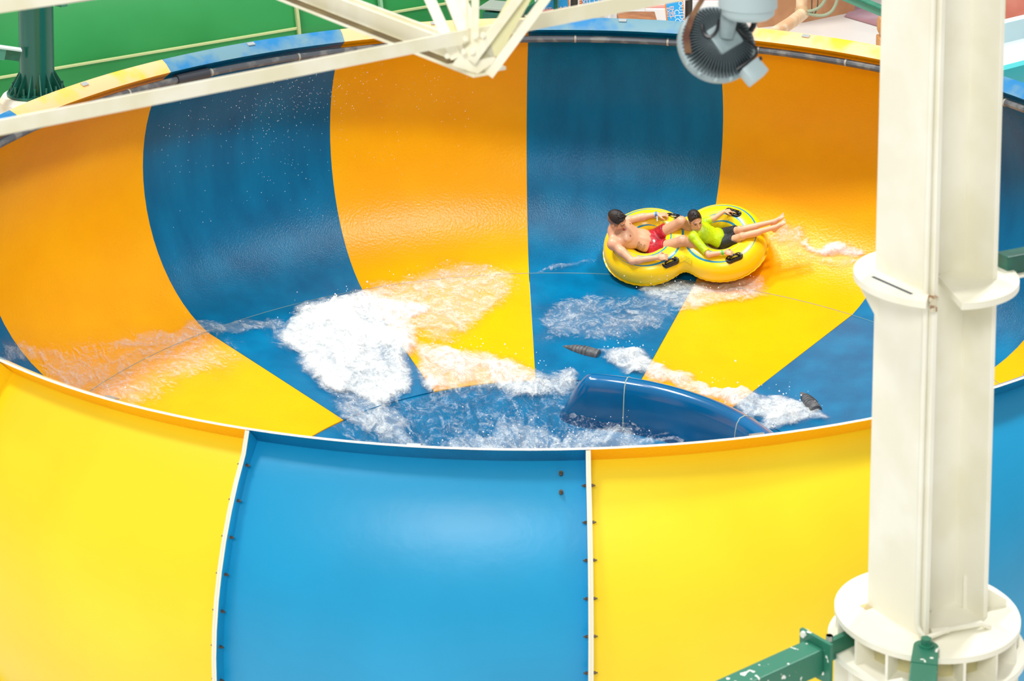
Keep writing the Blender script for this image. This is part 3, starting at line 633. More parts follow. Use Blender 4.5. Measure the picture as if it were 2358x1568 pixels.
# red shorts
RED = mat('wet red swim fabric', S(190, 20, 44), 0.45, col2=S(150, 12, 32), nscale=9, bump=0.8, bscale=22, bdist=0.02)
g = SDF((-0.60, -0.30, -0.16), (0.05, 0.32, 0.30), 0.0065)
g.ell(mj['pel'], ax, (0.174, 0.126, 0.118), 0.03); g.ell(mj['pel'] + spn*0.05, ax, (0.160, 0.10, 0.110), 0.03)
for sd in 'NF':
    hp, kn = mj['hip' + sd], mj['kn' + sd]; g.cap(hp, hp + (kn - hp)*0.44, 0.108, 0.098, 0.02)
g.half(mj['pel'] + spn*0.125, spn)
for sd in 'NF':
    hp, kn = mj['hip' + sd], mj['kn' + sd]; pl_ = hp + (kn - hp)*0.42; P_ = np.stack(np.meshgrid(*[g.lo[i] + g.h*np.arange(g.n[i]) for i in range(3)], indexing='ij'), -1)
    d_ = unit(kn - hp); t_ = (P_ - pl_) @ d_; rad_ = np.linalg.norm(P_ - hp - ((P_ - hp) @ d_)[..., None]*d_, axis=-1)
    g.A = np.where(rad_ < 0.14, np.maximum(g.A, t_), g.A).astype(np.float32)
SH = sdf_obj('swim_shorts', g, RED, MAN, None, 1); SH['label'] = 'red swim shorts'
c_ = mj['pel'] + spn*0.045 + frn*0.108 + lat*0.055
b = MB(); b.lathe([(0.0, 0.006), (0.022, 0.005), (0.026, 0.0), (0.026, -0.02)], c_, [lat, spn, frn], 14); b.build('badge', mat('white badge print', S(232, 224, 222), 0.5, col2=S(120, 60, 70), nscale=40, namt=(0.5, 0.6)), SH)
def band(name, a, b_, t, r, w, m_, parent, tail=None):
    a, b_ = np.array(a), np.array(b_); d = unit(b_ - a); c = a + (b_ - a)*t; q = MB(); 
    q.cyl(c - d*w/2, c + d*w/2, r, n=18)
    if tail is not None: q.box(c + np.array(tail)*0.5, 0.012, 0.006, np.linalg.norm(tail), [d, unit(np.cross(tail, d)), unit(tail)])
    return q.build(name, m_, parent, True, 40)
band('wristband', mj['elF'], mj['wrF'], 0.93, 0.034, 0.024, mat('blue plastic band', S(30, 130, 220), 0.35), MAN)['label'] = 'blue wristband'
cw = mj['elF'] + (mj['wrF'] - mj['elF'])*0.95 + np.array([0.004, -0.034, 0.01]); b = MB(); b.box(cw + np.array([0.0, -0.02, -0.022]), 0.014, 0.004, 0.06, [(1, 0, 0), unit((0, 0.75, -0.66)), unit((0, 0.66, 0.75))]); b.build('wristband_tag', mat('white paper tag', S(226, 236, 240), 0.5), MAN, False)

# --- the boy
bj = dict(pel=(0.455, 0.005, 0.045), bel=(0.365, 0.0, 0.11), chs=(0.255, -0.01, 0.195), nk=(0.170, -0.015, 0.275), hd=(0.165, 0.015, 0.385),
          shN=(0.135, -0.135, 0.270), shF=(0.215, 0.100, 0.235), elN=(0.305, -0.355, 0.215), elF=(0.365, 0.165, 0.235), wrN=(0.490, -0.345, 0.232), wrF=(0.490, 0.268, 0.235),
          hipN=(0.455, -0.060, 0.045), hipF=(0.465, 0.080, 0.045), knN=(0.695, -0.110, 0.215), knF=(0.670, 0.000, 0.205), anN=(1.065, -0.055, 0.275), anF=(1.050, 0.040, 0.265))
bj = {k_: np.array(v) for k_, v in bj.items()}
spn2 = unit(bj['nk'] - bj['pel']); lat2 = unit(bj['shN'] - bj['shF']); lat2 = unit(lat2 - spn2*(lat2 @ spn2)); frn2 = np.cross(spn2, lat2); frn2 = frn2 if frn2[2] > 0 else -frn2
ax2 = (lat2, spn2, frn2)
def boy_torso(g, e):
    g.ell(bj['chs'], ax2, (0.118 + e, 0.125 + e, 0.080 + e), 0.02); g.ell(bj['bel'], ax2, (0.106 + e, 0.12 + e, 0.074 + e), 0.03)
    for sd in 'NF': g.cap(bj['nk'], bj['sh' + sd], 0.040 + e, 0.040 + e, 0.03); g.cap(bj['chs'] + spn2*0.04, bj['sh' + sd], 0.055 + e, 0.044 + e, 0.03)
g = SDF((0.0, -0.46, -0.14), (1.28, 0.40, 0.56), 0.0056)
boy_torso(g, 0.0); g.ell(bj['pel'], ax2, (0.112, 0.085, 0.078), 0.03)
for sd in 'NF':
    e, sh, w = bj['el' + sd], bj['sh' + sd], bj['wr' + sd]; g.cap(sh, e, 0.042, 0.031, 0.015); g.cap(e, w, 0.032, 0.022, 0.015)
    hp, kn, an = bj['hip' + sd], bj['kn' + sd], bj['an' + sd]; g.cap(hp, kn, 0.064, 0.043, 0.015); g.ball(kn + np.array([0, 0, 0.004]), 0.044, 0.012); g.cap(kn, an, 0.040, 0.027, 0.012); g.ell(kn + (an - kn)*0.32 - np.array([0, 0, 0.012]), (unit(an - kn), (0, 1, 0), np.cross(unit(an - kn), (0, 1, 0))), (0.1, 0.036, 0.036), 0.02)
foot(g, bj['anN'], (0.80, 0.26, 0.62), (-0.55, -0.2, 0.8), 0.80); foot(g, bj['anF'], (0.78, 0.30, 0.66), (-0.6, -0.1, 0.8), 0.80)
bf, bl, bu = frame_of((0.42, -0.84, 0.16), (0.10, 0.05, 1))
g.cap(bj['nk'], bj['hd'] - bu*0.05 - bf*0.01, 0.040, 0.038, 0.02); head(g, bj['hd'], bf, bu, 0.94)
hand(g, bj['wrN'], (1, -0.12, -0.20), (0.15, -0.3, 1), 0.80, 1); hand(g, bj['wrF'], (1, 0.22, -0.28), (0.2, 0.3, 1), 0.80, -1)
def paint_boy(V):
    col = np.tile(np.array(S(222, 172, 136)), (len(V), 1))
    def put(m_, cc): return col*(1 - m_) + np.array(cc)*m_
    for sd in 'NF': col = put(blob(V, bj['kn' + sd] + np.array([0.01, 0, 0.03]), 0.035, 2)*0.4, S(186, 118, 92))
    q = (V - bj['hd']) @ np.stack([bf, bl, bu], 1)/0.94
    side = np.clip((q[:, 2] + 0.030)/0.03, 0, 1)*(q[:, 0] < 0.035)*(np.linalg.norm(q, axis=1) < 0.14)*(np.linalg.norm(q, axis=1) > 0.05)*(np.abs(q[:, 1]) < 0.083)
    col = put(side[:, None]*0.75, S(62, 46, 40))
    return face_paint(V, col, bj['hd'], bf, bl, bu, 0.94, S(56, 40, 34), S(170, 84, 74), True)
BOY = sdf_obj('person', g, SKIN, None, paint_boy, 2); BOY.matrix_world = TMAT
tag(BOY, 'smiling boy in lime shirt and dark shorts with legs stretched over the tube', 'person')
hair('hair', bj['hd'], bf, bu, 0.94, BOY, 0.036, 0.062, 0.012)['label'] = 'short wet dark hair'
LIME = mat('wet lime rash guard', S(196, 226, 6), 0.42, col2=S(170, 204, 4), nscale=7, bump=0.7, bscale=26, bdist=0.015)
g = SDF((0.0, -0.46, -0.08), (0.60, 0.32, 0.42), 0.0062)
boy_torso(g, 0.010); g.ell(bj['bel'] + (bj['pel'] - bj['bel'])*0.45, ax2, (0.120, 0.09, 0.088), 0.03)
for sd, q in (('N', 0.80), ('F', 0.72)): g.cap(bj['sh' + sd], bj['sh' + sd] + (bj['el' + sd] - bj['sh' + sd])*q, 0.053, 0.046, 0.015)
d_ = unit(bj['elN'] - bj['shN']); P_ = np.stack(np.meshgrid(*[g.lo[i] + g.h*np.arange(g.n[i]) for i in range(3)], indexing='ij'), -1)
for sd, q in (('N', 0.86), ('F', 0.78)):
    d_ = unit(bj['el' + sd] - bj['sh' + sd]); c0 = bj['sh' + sd] + (bj['el' + sd] - bj['sh' + sd])*q; t_ = (P_ - c0) @ d_; rad_ = np.linalg.norm(P_ - c0, axis=-1)
    g.A = np.where(rad_ < 0.11, np.maximum(g.A, t_), g.A).astype(np.float32)
g.cap(bj['nk'] + spn2*0.05, bj['nk'] + spn2*0.12, 0.05, 0.06, 0.01, True)
sdf_obj('rash_guard', g, LIME, BOY, None, 2)['label'] = 'lime green short sleeved rash guard'
NAVY = mat('dark navy board shorts', S(38, 42, 54), 0.55, col2=S(26, 29, 38), nscale=8, bump=0.8, bscale=24, bdist=0.015)
g = SDF((0.28, -0.26, -0.12), (0.78, 0.24, 0.36), 0.0062)
g.ell(bj['pel'], ax2, (0.128, 0.088, 0.094), 0.03)
for sd in 'NF': hp, kn = bj['hip' + sd], bj['kn' + sd]; g.cap(hp, hp + (kn - hp)*0.80, 0.080, 0.066, 0.02)
for sd in 'NF':
    P_ = np.stack(np.meshgrid(*[g.lo[i] + g.h*np.arange(g.n[i]) for i in range(3)], indexing='ij'), -1)
    hp, kn = bj['hip' + sd], bj['kn' + sd]; d_ = unit(kn - hp); t_ = (P_ - hp - (kn - hp)*0.76) @ d_; g.A = np.maximum(g.A, np.where(np.linalg.norm(P_ - kn, axis=-1) < 0.17, t_, -1)).astype(np.float32)
sdf_obj('board_shorts', g, NAVY, BOY, None, 2)['label'] = 'dark navy board shorts'
band('wristband', bj['elN'], bj['wrN'], 0.86, 0.0275, 0.022, mat('green plastic band', S(40, 216, 60), 0.35), BOY)['label'] = 'green wristband'

# ---------------------------------------------------------------- steel column in the foreground
CP = at(2155, 640, 10.65); CP0 = np.array([CP[0], CP[1], 0.0]); ZV = np.array([0, 0, 1.0])
tc_ = unit(np.array([CAM[0] - CP[0], CAM[1] - CP[1], 0])); lf = np.array([-tc_[1], tc_[0], 0]); lf = lf if lf @ RT < 0 else -lf
ph = math.radians(46.0); nA = tc_*math.cos(ph) + lf*math.sin(ph); vA = np.cross(ZV, nA); vA = vA if vA @ RT > 0 else -vA
D_, BF, TFL, TW = 0.41, 0.405, 0.028, 0.02
COLM = thing('steel_column', 'tall cream steel column with round collar plates in the right foreground', 'column', CP0)
zt = 13.0
def at_col(u, v, z): return CP0 + nA*u + vA*v + ZV*z
def cbuild(name, m_=STEEL, sm=False):
    def f(bm): o = bm.build(name, m_, COLM, sm, 35); return o
    return f
for sg in (1, -1):
    b = MB(CP0); b.box(at_col(sg*(D_ - TFL)/2, 0, zt/2), TFL, BF, zt, [nA, vA, ZV], bev=0.004); b.build('flange', STEEL, COLM, False)
b = MB(CP0); b.box(at_col(0, 0, zt/2), D_ - 2*TFL, TW, zt, [nA, vA, ZV]); b.build('web', STEEL, COLM, False)
def disc(z, r0, r1, a0, a1, th, n=48):
    """ring sector; angle 0 faces the camera, positive to the left"""
    A = np.radians(np.linspace(a0, a1, n)); d = [tc_*math.cos(a) + lf*math.sin(a) for a in A]
    pts = [CP0 + q*r1 + ZV*z for q in d] + [CP0 + q*r0 + ZV*z for q in d[::-1]]
    b = MB(CP0); b.prism(pts, ZV*th) ; return b
zc = CP[2] - 0.012
for a0, a1 in ((6, 176), (-176, -18)):
    o = disc(zc, 0.02, 0.39, a0, a1, 0.032).build('collar_plate', STEEL, COLM, False)
for a in (88, -120, 150):
    d = tc_*math.cos(math.radians(a)) + lf*math.sin(math.radians(a)); s = np.cross(ZV, d)
    b = MB(CP0); b.prism([CP0 + d*0.20 + ZV*zc - s*0.011, CP0 + d*0.37 + ZV*zc - s*0.011, CP0 + d*0.37 + ZV*(zc - 0.03) - s*0.011, CP0 + d*0.22 + ZV*(zc - 0.30) - s*0.011, CP0 + d*0.20 + ZV*(zc - 0.30) - s*0.011], s*0.022); b.build('gusset', STEEL, COLM, False)
b = MB(CP0); b.box(at_col(0.285, 0.005, zc + 0.0325), 0.016, 0.27, 0.004, [nA, vA, ZV]); b.build('collar_slot', mat('dark gap', S(70, 78, 92), 0.6), COLM, False)
# base collar: two rings with stiffeners between
zb = atz(2130, 1425, 0)[2]; pb = None
for z_ in np.linspace(2.0, 7.5, 400):                  # height on the column axis that shows at row 1418
    q = CP0 + ZV*z_ - CAM; yy = H/2 + PPY - FPX*(q @ UP)/(q @ FW)
    if pb is None or abs(yy - 1418) < pb[0]: pb = (abs(yy - 1418), z_)
zb = pb[1]
disc(zb, 0.02, 0.445, -179.9, 179.9, 0.028, 90).build('base_plate', STEEL, COLM, False)
disc(zb - 0.155, 0.30, 0.475, -179.9, 179.9, 0.03, 90).build('base_ring', STEEL, COLM, False)
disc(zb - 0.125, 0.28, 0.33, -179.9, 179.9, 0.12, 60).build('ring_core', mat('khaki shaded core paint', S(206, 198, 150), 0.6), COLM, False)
for a in np.arange(-168, 180, 24):
    d = tc_*math.cos(math.radians(a)) + lf*math.sin(math.radians(a)); s = np.cross(ZV, d)
    b = MB(CP0); b.box(CP0 + d*0.385 + ZV*(zb - 0.0625), 0.115, 0.014, 0.125, [d, s, ZV]); b.build('stiffener', STEEL, COLM, False)
for a in np.arange(-162, 180, 36):
    d = tc_*math.cos(math.radians(a)) + lf*math.sin(math.radians(a)); s = np.cross(ZV, d)
    b = MB(CP0); b.box(CP0 + d*0.33 + ZV*(zb - 0.42), 0.22, 0.02, 0.53, [d, s, ZV]); b.build('lower_fin', STEEL, COLM, False)
disc(zb - 0.69, 0.02, 0.30, -179.9, 179.9, 0.535, 48).build('pedestal_drum', STEEL, COLM, False)
# wedge fin behind the right flange and the square drain notch
for a, rr in ((-108, 0.40),):
    d = tc_*math.cos(math.radians(a)) + lf*math.sin(math.radians(a)); s = np.cross(ZV, d)
    b = MB(CP0); b.prism([CP0 + d*0.18 + ZV*(zb + 0.028), CP0 + d*rr + ZV*(zb + 0.028), CP0 + d*rr + ZV*(zb + 0.06), CP0 + d*0.18 + ZV*(zb + 0.20)], s*0.014); b.build('gusset', STEEL, COLM, False)
b = MB(CP0); b.box(CP0 + lf*0.29 + tc_*0.02 + ZV*(zb + 0.0282), 0.05, 0.05, 0.003, [nA, vA, ZV]); b.build('drain_notch', mat('khaki notch', S(196, 178, 130), 0.6), COLM, False)
# conduit down the near corner
cu, cv = D_/2 + 0.018, BF/2 - 0.035
pts = [at_col(cu, cv, z_) for z_ in (zt, 10, 8, zc + 0.4, zc - 0.3, zb + 0.16, zb + 0.10)]
pts += [at_col(cu, cv, zb + 0.075) + (vA*0.5 - nA*0.2)*0.02, at_col(cu, cv, zb + 0.05) + (vA*0.9)*0.06]
e0 = at_col(cu, cv, zb + 0.05); dr = unit(RT*np.array([1, 1, 0]) - tc_*0.35*np.array([1, 1, 0])); dr = unit(np.array([RT[0], RT[1], 0])*1.0 - tc_*0.28)
pts += [e0 + dr*0.16, e0 + dr*0.26 + ZV*0.005, e0 + dr*0.33 + ZV*0.01, e0 + dr*0.375 - ZV*0.015, e0 + dr*0.39 - ZV*0.06, e0 + dr*0.392 - ZV*0.16]
b = MB(CP0); b.tube(pts, 0.0135, 10); b.build('conduit', STEEL, COLM, True, 50)
b = MB(CP0); b.tube([e0 + dr*0.07, e0 + dr*0.16], 0.0185, 10); b.build('conduit_coupling', STEEL, COLM, True, 50)
b = MB(CP0); b.box(at_col(cu - 0.004, cv + 0.012, zc + 0.02), 0.05, 0.09, 0.018, [nA, vA, ZV]); b.box(at_col(cu - 0.004, cv + 0.05, zc - 0.01), 0.03, 0.018, 0.06, [nA, vA, ZV]); b.build('conduit_clamp', mat('rusty cream clamp', S(214, 206, 180), 0.5, col2=S(150, 112, 80), nscale=30, namt=(0.5, 0.6)), COLM, False)
for o in COLM.children: o.location = (0, 0, 0)

# green braces bolted to the column
def beam(root, a, b_, w, h, m_, name='beam'):
    a, b_ = np.asarray(a), np.asarray(b_); d = unit(b_ - a); s = unit(np.cross(d, ZV)); u = np.cross(s, d); L = np.linalg.norm(b_ - a); o0 = np.array(root.location)
    q = MB(o0); q.box((a + b_)/2, L, w, h, [d, s, u], bev=0.006); q.build(name, m_, root, False); return d, s, u
SPK = mat('green steel with white flecks', S(44, 118, 94), 0.4, col2=S(236, 240, 232), nscale=26, namt=(0.70, 0.72), detail=1)
tch = tc_
r_h = unit(np.array([RT[0], RT[1], 0]))
sdir = unit(-r_h*0.55 + tch*0.53); a0 = CP0 + unit(-r_h*0.9 + tch*0.30)*0.54 + ZV*(zb - 0.10)
B1 = thing('brace_beam', 'green steel brace running left from the base of the cream column', 'beam', a0)
d, s, u = beam(B1, a0 + sdir*0.07, a0 + sdir*1.7, 0.115, 0.125, SPK, 'box_section')
q = MB(a0); q.box(a0 + sdir*0.06, 0.02, 0.20, 0.20, [d, s, u]); q.build('end_plate', SPK, B1, False)
q = MB(a0); q.box(a0 - sdir*0.08, 0.26, 0.03, 0.10, [d, s, u]); q.build('lug', SPK, B1, False)
for dz in (-0.07, 0.085):
    q = MB(a0); q.cyl(a0 + sdir*0.045 + s*0.07 + u*dz, a0 + sdir*0.085 + s*0.07 + u*dz, 0.016, n=6); q.cyl(a0 - sdir*0.03 + u*0.05, a0 - sdir*0.03 + u*0.075, 0.018, n=6); q.build('bolt', mat('white painted bolt', S(232, 234, 226), 0.4), B1, False)
a0 = CP0 + unit(tch*0.97 + r_h*0.0)*0.375 + ZV*(zb + 0.036)
B2 = thing('brace_beam', 'green steel bracket bolted on top of the column base ring', 'beam', a0)
fd = unit(tch*1.0 - r_h*0.04)
s = unit(np.cross(fd, ZV)); out = []
for i in range(13): g_ = math.pi*i/12; out.append(a0 - fd*0.055*math.sin(g_) + s*0.058*math.cos(g_))
out += [a0 + fd*0.16 - s*0.062, a0 + fd*0.16 + s*0.062]
q = MB(a0); q.prism(out, ZV*0.012); q.build('tongue_plate', SPK, B2, False)
q = MB(a0); q.cyl(a0 + ZV*0.012, a0 + ZV*0.022, 0.036, n=16); q.cyl(a0 + ZV*0.022, a0 + ZV*0.05, 0.026, n=6); q.build('bolt', GREEN_STEEL, B2, False)
beam(B2, a0 + fd*0.15 - ZV*0.035, a0 + fd*1.1 - ZV*0.10, 0.125, 0.09, SPK, 'box_section')
q = MB(a0); hp_ = a0 + fd*0.20 - s*0.0 - r_h*0.10 - ZV*0.10
q.tube([hp_ - ZV*0.2 - r_h*0.09, hp_ - r_h*0.085 - ZV*0.02, hp_ - r_h*0.05 + ZV*0.035, hp_ + ZV*0.045, hp_ + r_h*0.05 + ZV*0.02, hp_ + r_h*0.062 - ZV*0.1], 0.017, 8); q.build('hook_pipe', STEEL, B2, True)
a0 = CP0 + unit(r_h*0.93 - tch*0.25)*0.34 + ZV*(zc + 0.055)
B3 = thing('brace_beam', 'dark green brace leaving the upper collar of the column to the right', 'beam', a0)
bd = unit(r_h*0.86 - tch*0.50); beam(B3, a0, a0 + bd*2.2, 0.09, 0.09, DARKGREEN, 'box_section')
q = MB(a0); q.box(a0 + bd*0.09 - ZV*0.053, 0.26, 0.13, 0.014, [bd, unit(np.cross(bd, ZV)), ZV]); q.build('seat_plate', STEEL, B3, False)

# ---------------------------------------------------------------- roof truss crossing the top of the frame
TRUSS_P = mat('cream painted truss steel', S(242, 239, 220), 0.45, col2=S(232, 226, 196), nscale=4)
nd = at(1110, 150, 9.0)
TR = thing('roof_truss', 'cream painted steel roof truss joint hanging at the top of the picture', 'truss', nd)
def Lbar(name, a, b_, up, side, lu, ls, t=0.010, m_=TRUSS_P):
    """angle section from a to b: one leg along up, one along side"""
    a, b_ = np.asarray(a, float), np.asarray(b_, float); d = unit(b_ - a); u = unit(np.asarray(up, float) - d*(np.asarray(up) @ d)); s = np.asarray(side, float); s = unit(s - d*(s @ d) - u*(s @ u))
    P = [(0, 0), (ls, 0), (ls, t), (t, t), (t, lu), (0, lu)]; q = MB(nd); q.prism([a + s*x + u*y for x, y in P], b_ - a); return q.build(name, m_, TR, False)
r_h3 = unit(np.array([RT[0], RT[1], 0])); f_h3 = unit(np.array([FW[0], FW[1], 0]))
# bottom chord: two angles back to back, their cut ends showing near the joint
zch = nd[2] - 0.05
e1 = atz(1130, 172, zch); e2 = atz(610, -30, zch); cd = unit(e2 - e1); sd = unit(np.cross(cd, ZV)); sd = sd if sd @ r_h3 > 0 else -sd
e2 = e1 + cd*3.4
Lbar('chord_angle', e1 - sd*0.014, e2 - sd*0.014, ZV, -sd, 0.090, 0.070, 0.013)
LEDGE_SHADE = mat('brown painted shade on the ledge', S(96, 78, 42), 0.9, col2=S(120, 104, 60), nscale=6)  # shade on the chord's lower leg, painted as a brown strip
q = MB(nd); q.box((e1 + e2)/2 - sd*0.058 + ZV*0.0145 + cd*0.10, np.linalg.norm(e2 - e1) - 0.2, 0.046, 0.003, [cd, sd, ZV]); q.build('ledge_shade', LEDGE_SHADE, TR, False)
Lbar('chord_angle', e1 + sd*0.026 + cd*0.03, e2 + sd*0.026, ZV, sd, 0.090, 0.070, 0.013)
# long tie running right across
zt_ = at(1105, 110, 8.95)[2]
s1, s2 = atz(-90, 330, zt_), atz(1640, -12, zt_); td = unit(s2 - s1); ts = unit(np.cross(td, ZV)); ts = ts if ts @ f_h3 > 0 else -ts
Lbar('tie_angle', s1, s1 + (s2 - s1)*0.70, ZV, ts, 0.055, 0.05)
Lbar('tie_angle', s1 + (s2 - s1)*0.700, s2 + td*0.5, ZV, ts, 0.066, 0.05)
def up_pt(x, y, d=9.0): return at(x, y, d)
# diagonals
for (xa, ya, xb, yb, lu, ls, sx) in ((1062, 128, 978, -60, 0.06, 0.05, -1), (1074, 122, 1002, -60, 0.06, 0.05, 1)):
    Lbar('diagonal', up_pt(xa, ya, 9.05), up_pt(xb, yb, 9.15), r_h3*sx, f_h3, 0.045, 0.07)
Lbar('diagonal', up_pt(1082, 100, 9.1), up_pt(1030, -60, 9.35), r_h3, f_h3, 0.05, 0.06)
Lbar('diagonal', up_pt(1096, 96, 9.15), up_pt(1048, -60, 9.45), -r_h3, f_h3, 0.028, 0.04)
Lbar('hanger', up_pt(1084, 100, 9.0), up_pt(1086, -60, 9.0), r_h3, f_h3, 0.032, 0.05)
Lbar('hanger', up_pt(1078, 92, 9.02), up_pt(1080, -60, 9.02), -r_h3, f_h3, 0.012, 0.05)
dl = unit(up_pt(1205, -10, 8.98) - up_pt(1085, 140, 8.98)); pr = unit(np.cross(dl, FW)); pr = pr if pr @ RT > 0 else -pr
for off, lu in ((-0.028, 0.036), (0.062, 0.036)):
    a, c_ = up_pt(1090, 146, 8.97) + pr*off, up_pt(1228, -40, 8.97) + pr*off; Lbar('diagonal', a, c_, pr, f_h3, lu, 0.05)
q = MB(nd); q.prism([up_pt(1092, 140, 9.0), up_pt(1150, 128, 9.0), up_pt(1245, -40, 9.0), up_pt(1190, -40, 9.0)], f_h3*0.008); q.build('gap_shade', mat('khaki truss gap shade', S(226, 222, 176), 0.5), TR, False)  # khaki sheet in the gap between the angles, shade put into its colour
q = MB(nd); q.prism([up_pt(1040, 150, 9.0), up_pt(1090, 92, 9.0), up_pt(1128, 96, 9.0), up_pt(1142, 140, 9.0), up_pt(1100, 170, 9.0)], f_h3*0.012); q.build('gusset_plate', TRUSS_P, TR, False)
for x, y in ((1072, 88), (1094, 82), (1112, 80), (1068, 118), (1088, 118), (1030, 128)):
    c_ = up_pt(x, y, 8.97); q = MB(nd); q.cyl(c_, c_ - FW*0.02, 0.011, n=10); q.build('rivet', TRUSS_P, TR, True)
for o in TR.children: o.location = (0, 0, 0)
# second member at the top left corner, nearer the camera
n2 = at(90, 5, 7.6); T2 = thing('roof_purlin', 'cream roof member cutting across the top left corner of the picture', 'beam', n2)
a, c_ = at(-80, 20, 7.6), at(300, -34, 7.9); d = unit(c_ - a); s = unit(np.cross(d, ZV)); q = MB(n2); q.box((a + c_)/2, np.linalg.norm(c_ - a), 0.05, 0.055, [d, s, np.cross(s, d)], bev=0.004); q.build('flange', TRUSS_P, T2, False)
q = MB(n2); q.box((a + c_)/2 + np.cross(s, d)*0.14, np.linalg.norm(c_ - a), 0.014, 0.24, [d, s, np.cross(s, d)]); q.build('web', TRUSS_P, T2, False)

# ---------------------------------------------------------------- high-bay lamp
lc = at(1655, 95, 9.0); LAMP = thing('high_bay_lamp', 'grey finned high bay lamp hanging at the top of the picture', 'lamp', lc)
GREYM = mat('grey cast aluminium', S(150, 166, 170), 0.45, 0.2, col2=S(132, 150, 154), nscale=8); FINM = mat('dark grey fins', S(84, 98, 104), 0.5, 0.2); LBOX = mat('pale blue grey enamel', S(172, 190, 194), 0.4)
ln = unit(-FW*0.86 + RT*0.16 + UP*0.46); lu_ = unit(UP - ln*(UP @ ln)); lr = np.cross(lu_, ln)
def LPt(a, b_, c_): return lc + lr*a + lu_*b_ + ln*c_
LR = 0.156
q = MB(lc); q.lathe([(0.0, -0.085), (LR*0.8, -0.085), (LR*0.98, -0.075), (LR + 0.006, -0.05), (LR + 0.004, -0.03), (LR*0.93, -0.02), (LR*0.80, -0.018), (0.0, -0.018)], lc, [lr, lu_, ln], 48); q.build('housing', GREYM, LAMP, True, 40)
for i in range(60):
    g_ = 2*math.pi*i/60; d = lr*math.cos(g_) + lu_*math.sin(g_); s = np.cross(ln, d)
    q = MB(lc); q.prism([lc + d*0.045 - ln*0.018 - s*0.0016, lc + d*LR*0.96 - ln*0.03 - s*0.0016, lc + d*LR*0.95 - ln*0.005 - s*0.0016, lc + d*LR*0.72 + ln*0.030 - s*0.0016, lc + d*0.045 + ln*0.042 - s*0.0016], s*0.0032); q.build('fin', FINM, LAMP, False)
q = MB(lc); q.box(LPt(0.015, 0.005, 0.035), 0.115, 0.115, 0.03, [unit(lr + lu_*0.55), unit(lu_ - lr*0.55), ln], bev=0.01); q.build('cover_plate', GREYM, LAMP, True, 35)
q = MB(lc); q.tube([LPt(0.02, 0.0, 0.04), LPt(0.03, 0.06, 0.075), LPt(0.05, 0.10, 0.09)], [0.032, 0.034, 0.045], 14); q.build('neck', GREYM, LAMP, True, 40)
jb = at(1722, -8, 8.93)
q = MB(lc); q.lathe([(0.0, -0.085), (0.085, -0.085), (0.105, -0.07), (0.108, -0.045), (0.118, -0.04), (0.118, 0.05), (0.0, 0.05)], jb, [r_h3, f_h3, unit(UP)], 36); q.build('junction_box', LBOX, LAMP, True, 35)
q = MB(lc); q.tube([LPt(-0.02, 0.22, 0.03), LPt(-0.055, 0.17, 0.045), LPt(-0.115, 0.09, 0.035), LPt(-0.142, 0.02, 0.01), LPt(-0.140, -0.055, -0.01)], 0.003, 6)
br = [LPt(-0.02, 0.24, 0.03), LPt(-0.058, 0.165, 0.04), LPt(-0.112, 0.09, 0.03), LPt(-0.138, 0.02, 0.012), LPt(-0.134, -0.05, 0.0)]
q = MB(lc); q.grid([[p + lr*o_ + ln*h_ for p in br] for o_, h_ in ((-0.013, 0), (-0.013, 0.01), (0.013, 0.01), (0.013, 0), (-0.013, 0))]); q.build('yoke', mat('rust brown strap', S(92, 52, 36), 0.6, col2=S(128, 92, 60), nscale=10), LAMP, False)
dc = at(1735, 166, 8.95); da = unit(lr*0.80 + lu_*0.55); db = unit(np.cross(ln, da))
q = MB(lc); q.box(dc, 0.088, 0.070, 0.075, [da, db, ln], bev=0.006); q.build('driver_box', LBOX, LAMP, True, 35)
for pts in ([LPt(0.06, 0.045, 0.05), LPt(0.10, 0.0, 0.05), LPt(0.148, -0.05, 0.03), LPt(0.140, -0.075, 0.03), LPt(0.09, -0.105, 0.02), LPt(0.055, -0.125, 0.01)], [LPt(-0.005, 0.07, 0.06), LPt(-0.02, 0.02, 0.06), LPt(-0.05, -0.005, 0.05), LPt(-0.075, 0.02, 0.045), LPt(-0.07, 0.06, 0.04)]):
    P = []
    for i in range(len(pts) - 1):
        for k_ in range(4): P.append(pts[i] + (pts[i+1] - pts[i])*k_/4)
    P.append(pts[-1])
    for _ in range(3): P = [P[0]] + [(P[i-1] + 2*P[i] + P[i+1])/4 for i in range(1, len(P)-1)] + [P[-1]]
    q = MB(lc); q.tube(P, 0.0065, 8); q.build('cable', BLACK, LAMP, True)
q = MB(lc); q.cyl(at(1750, 130, 8.94), at(1753, 138, 8.94), 0.006, n=8); q.build('cable_gland', BLACK, LAMP, False)
q = MB(lc); q.tube([at(1738, 45, 9.02), at(1735, 60, 9.02), at(1728, 72, 9.02)], 0.012, 8); q.build('hinge', BLACK, LAMP, False)
for g_ in (-2.2, -1.75, -1.35, -2.6):
    c_ = lc + (lr*math.cos(g_) + lu_*math.sin(g_))*LR*1.0 - ln*0.028; q = MB(lc); q.cyl(c_, c_ + ln*0.014, 0.007, n=8); q.build('screw', LBOX, LAMP, False)
q = MB(lc); q.cyl(jb + ZV*0.05, jb + ZV*2.2, 0.018, n=10); q.build('hanging_rod', GREYM, LAMP, True, 40)

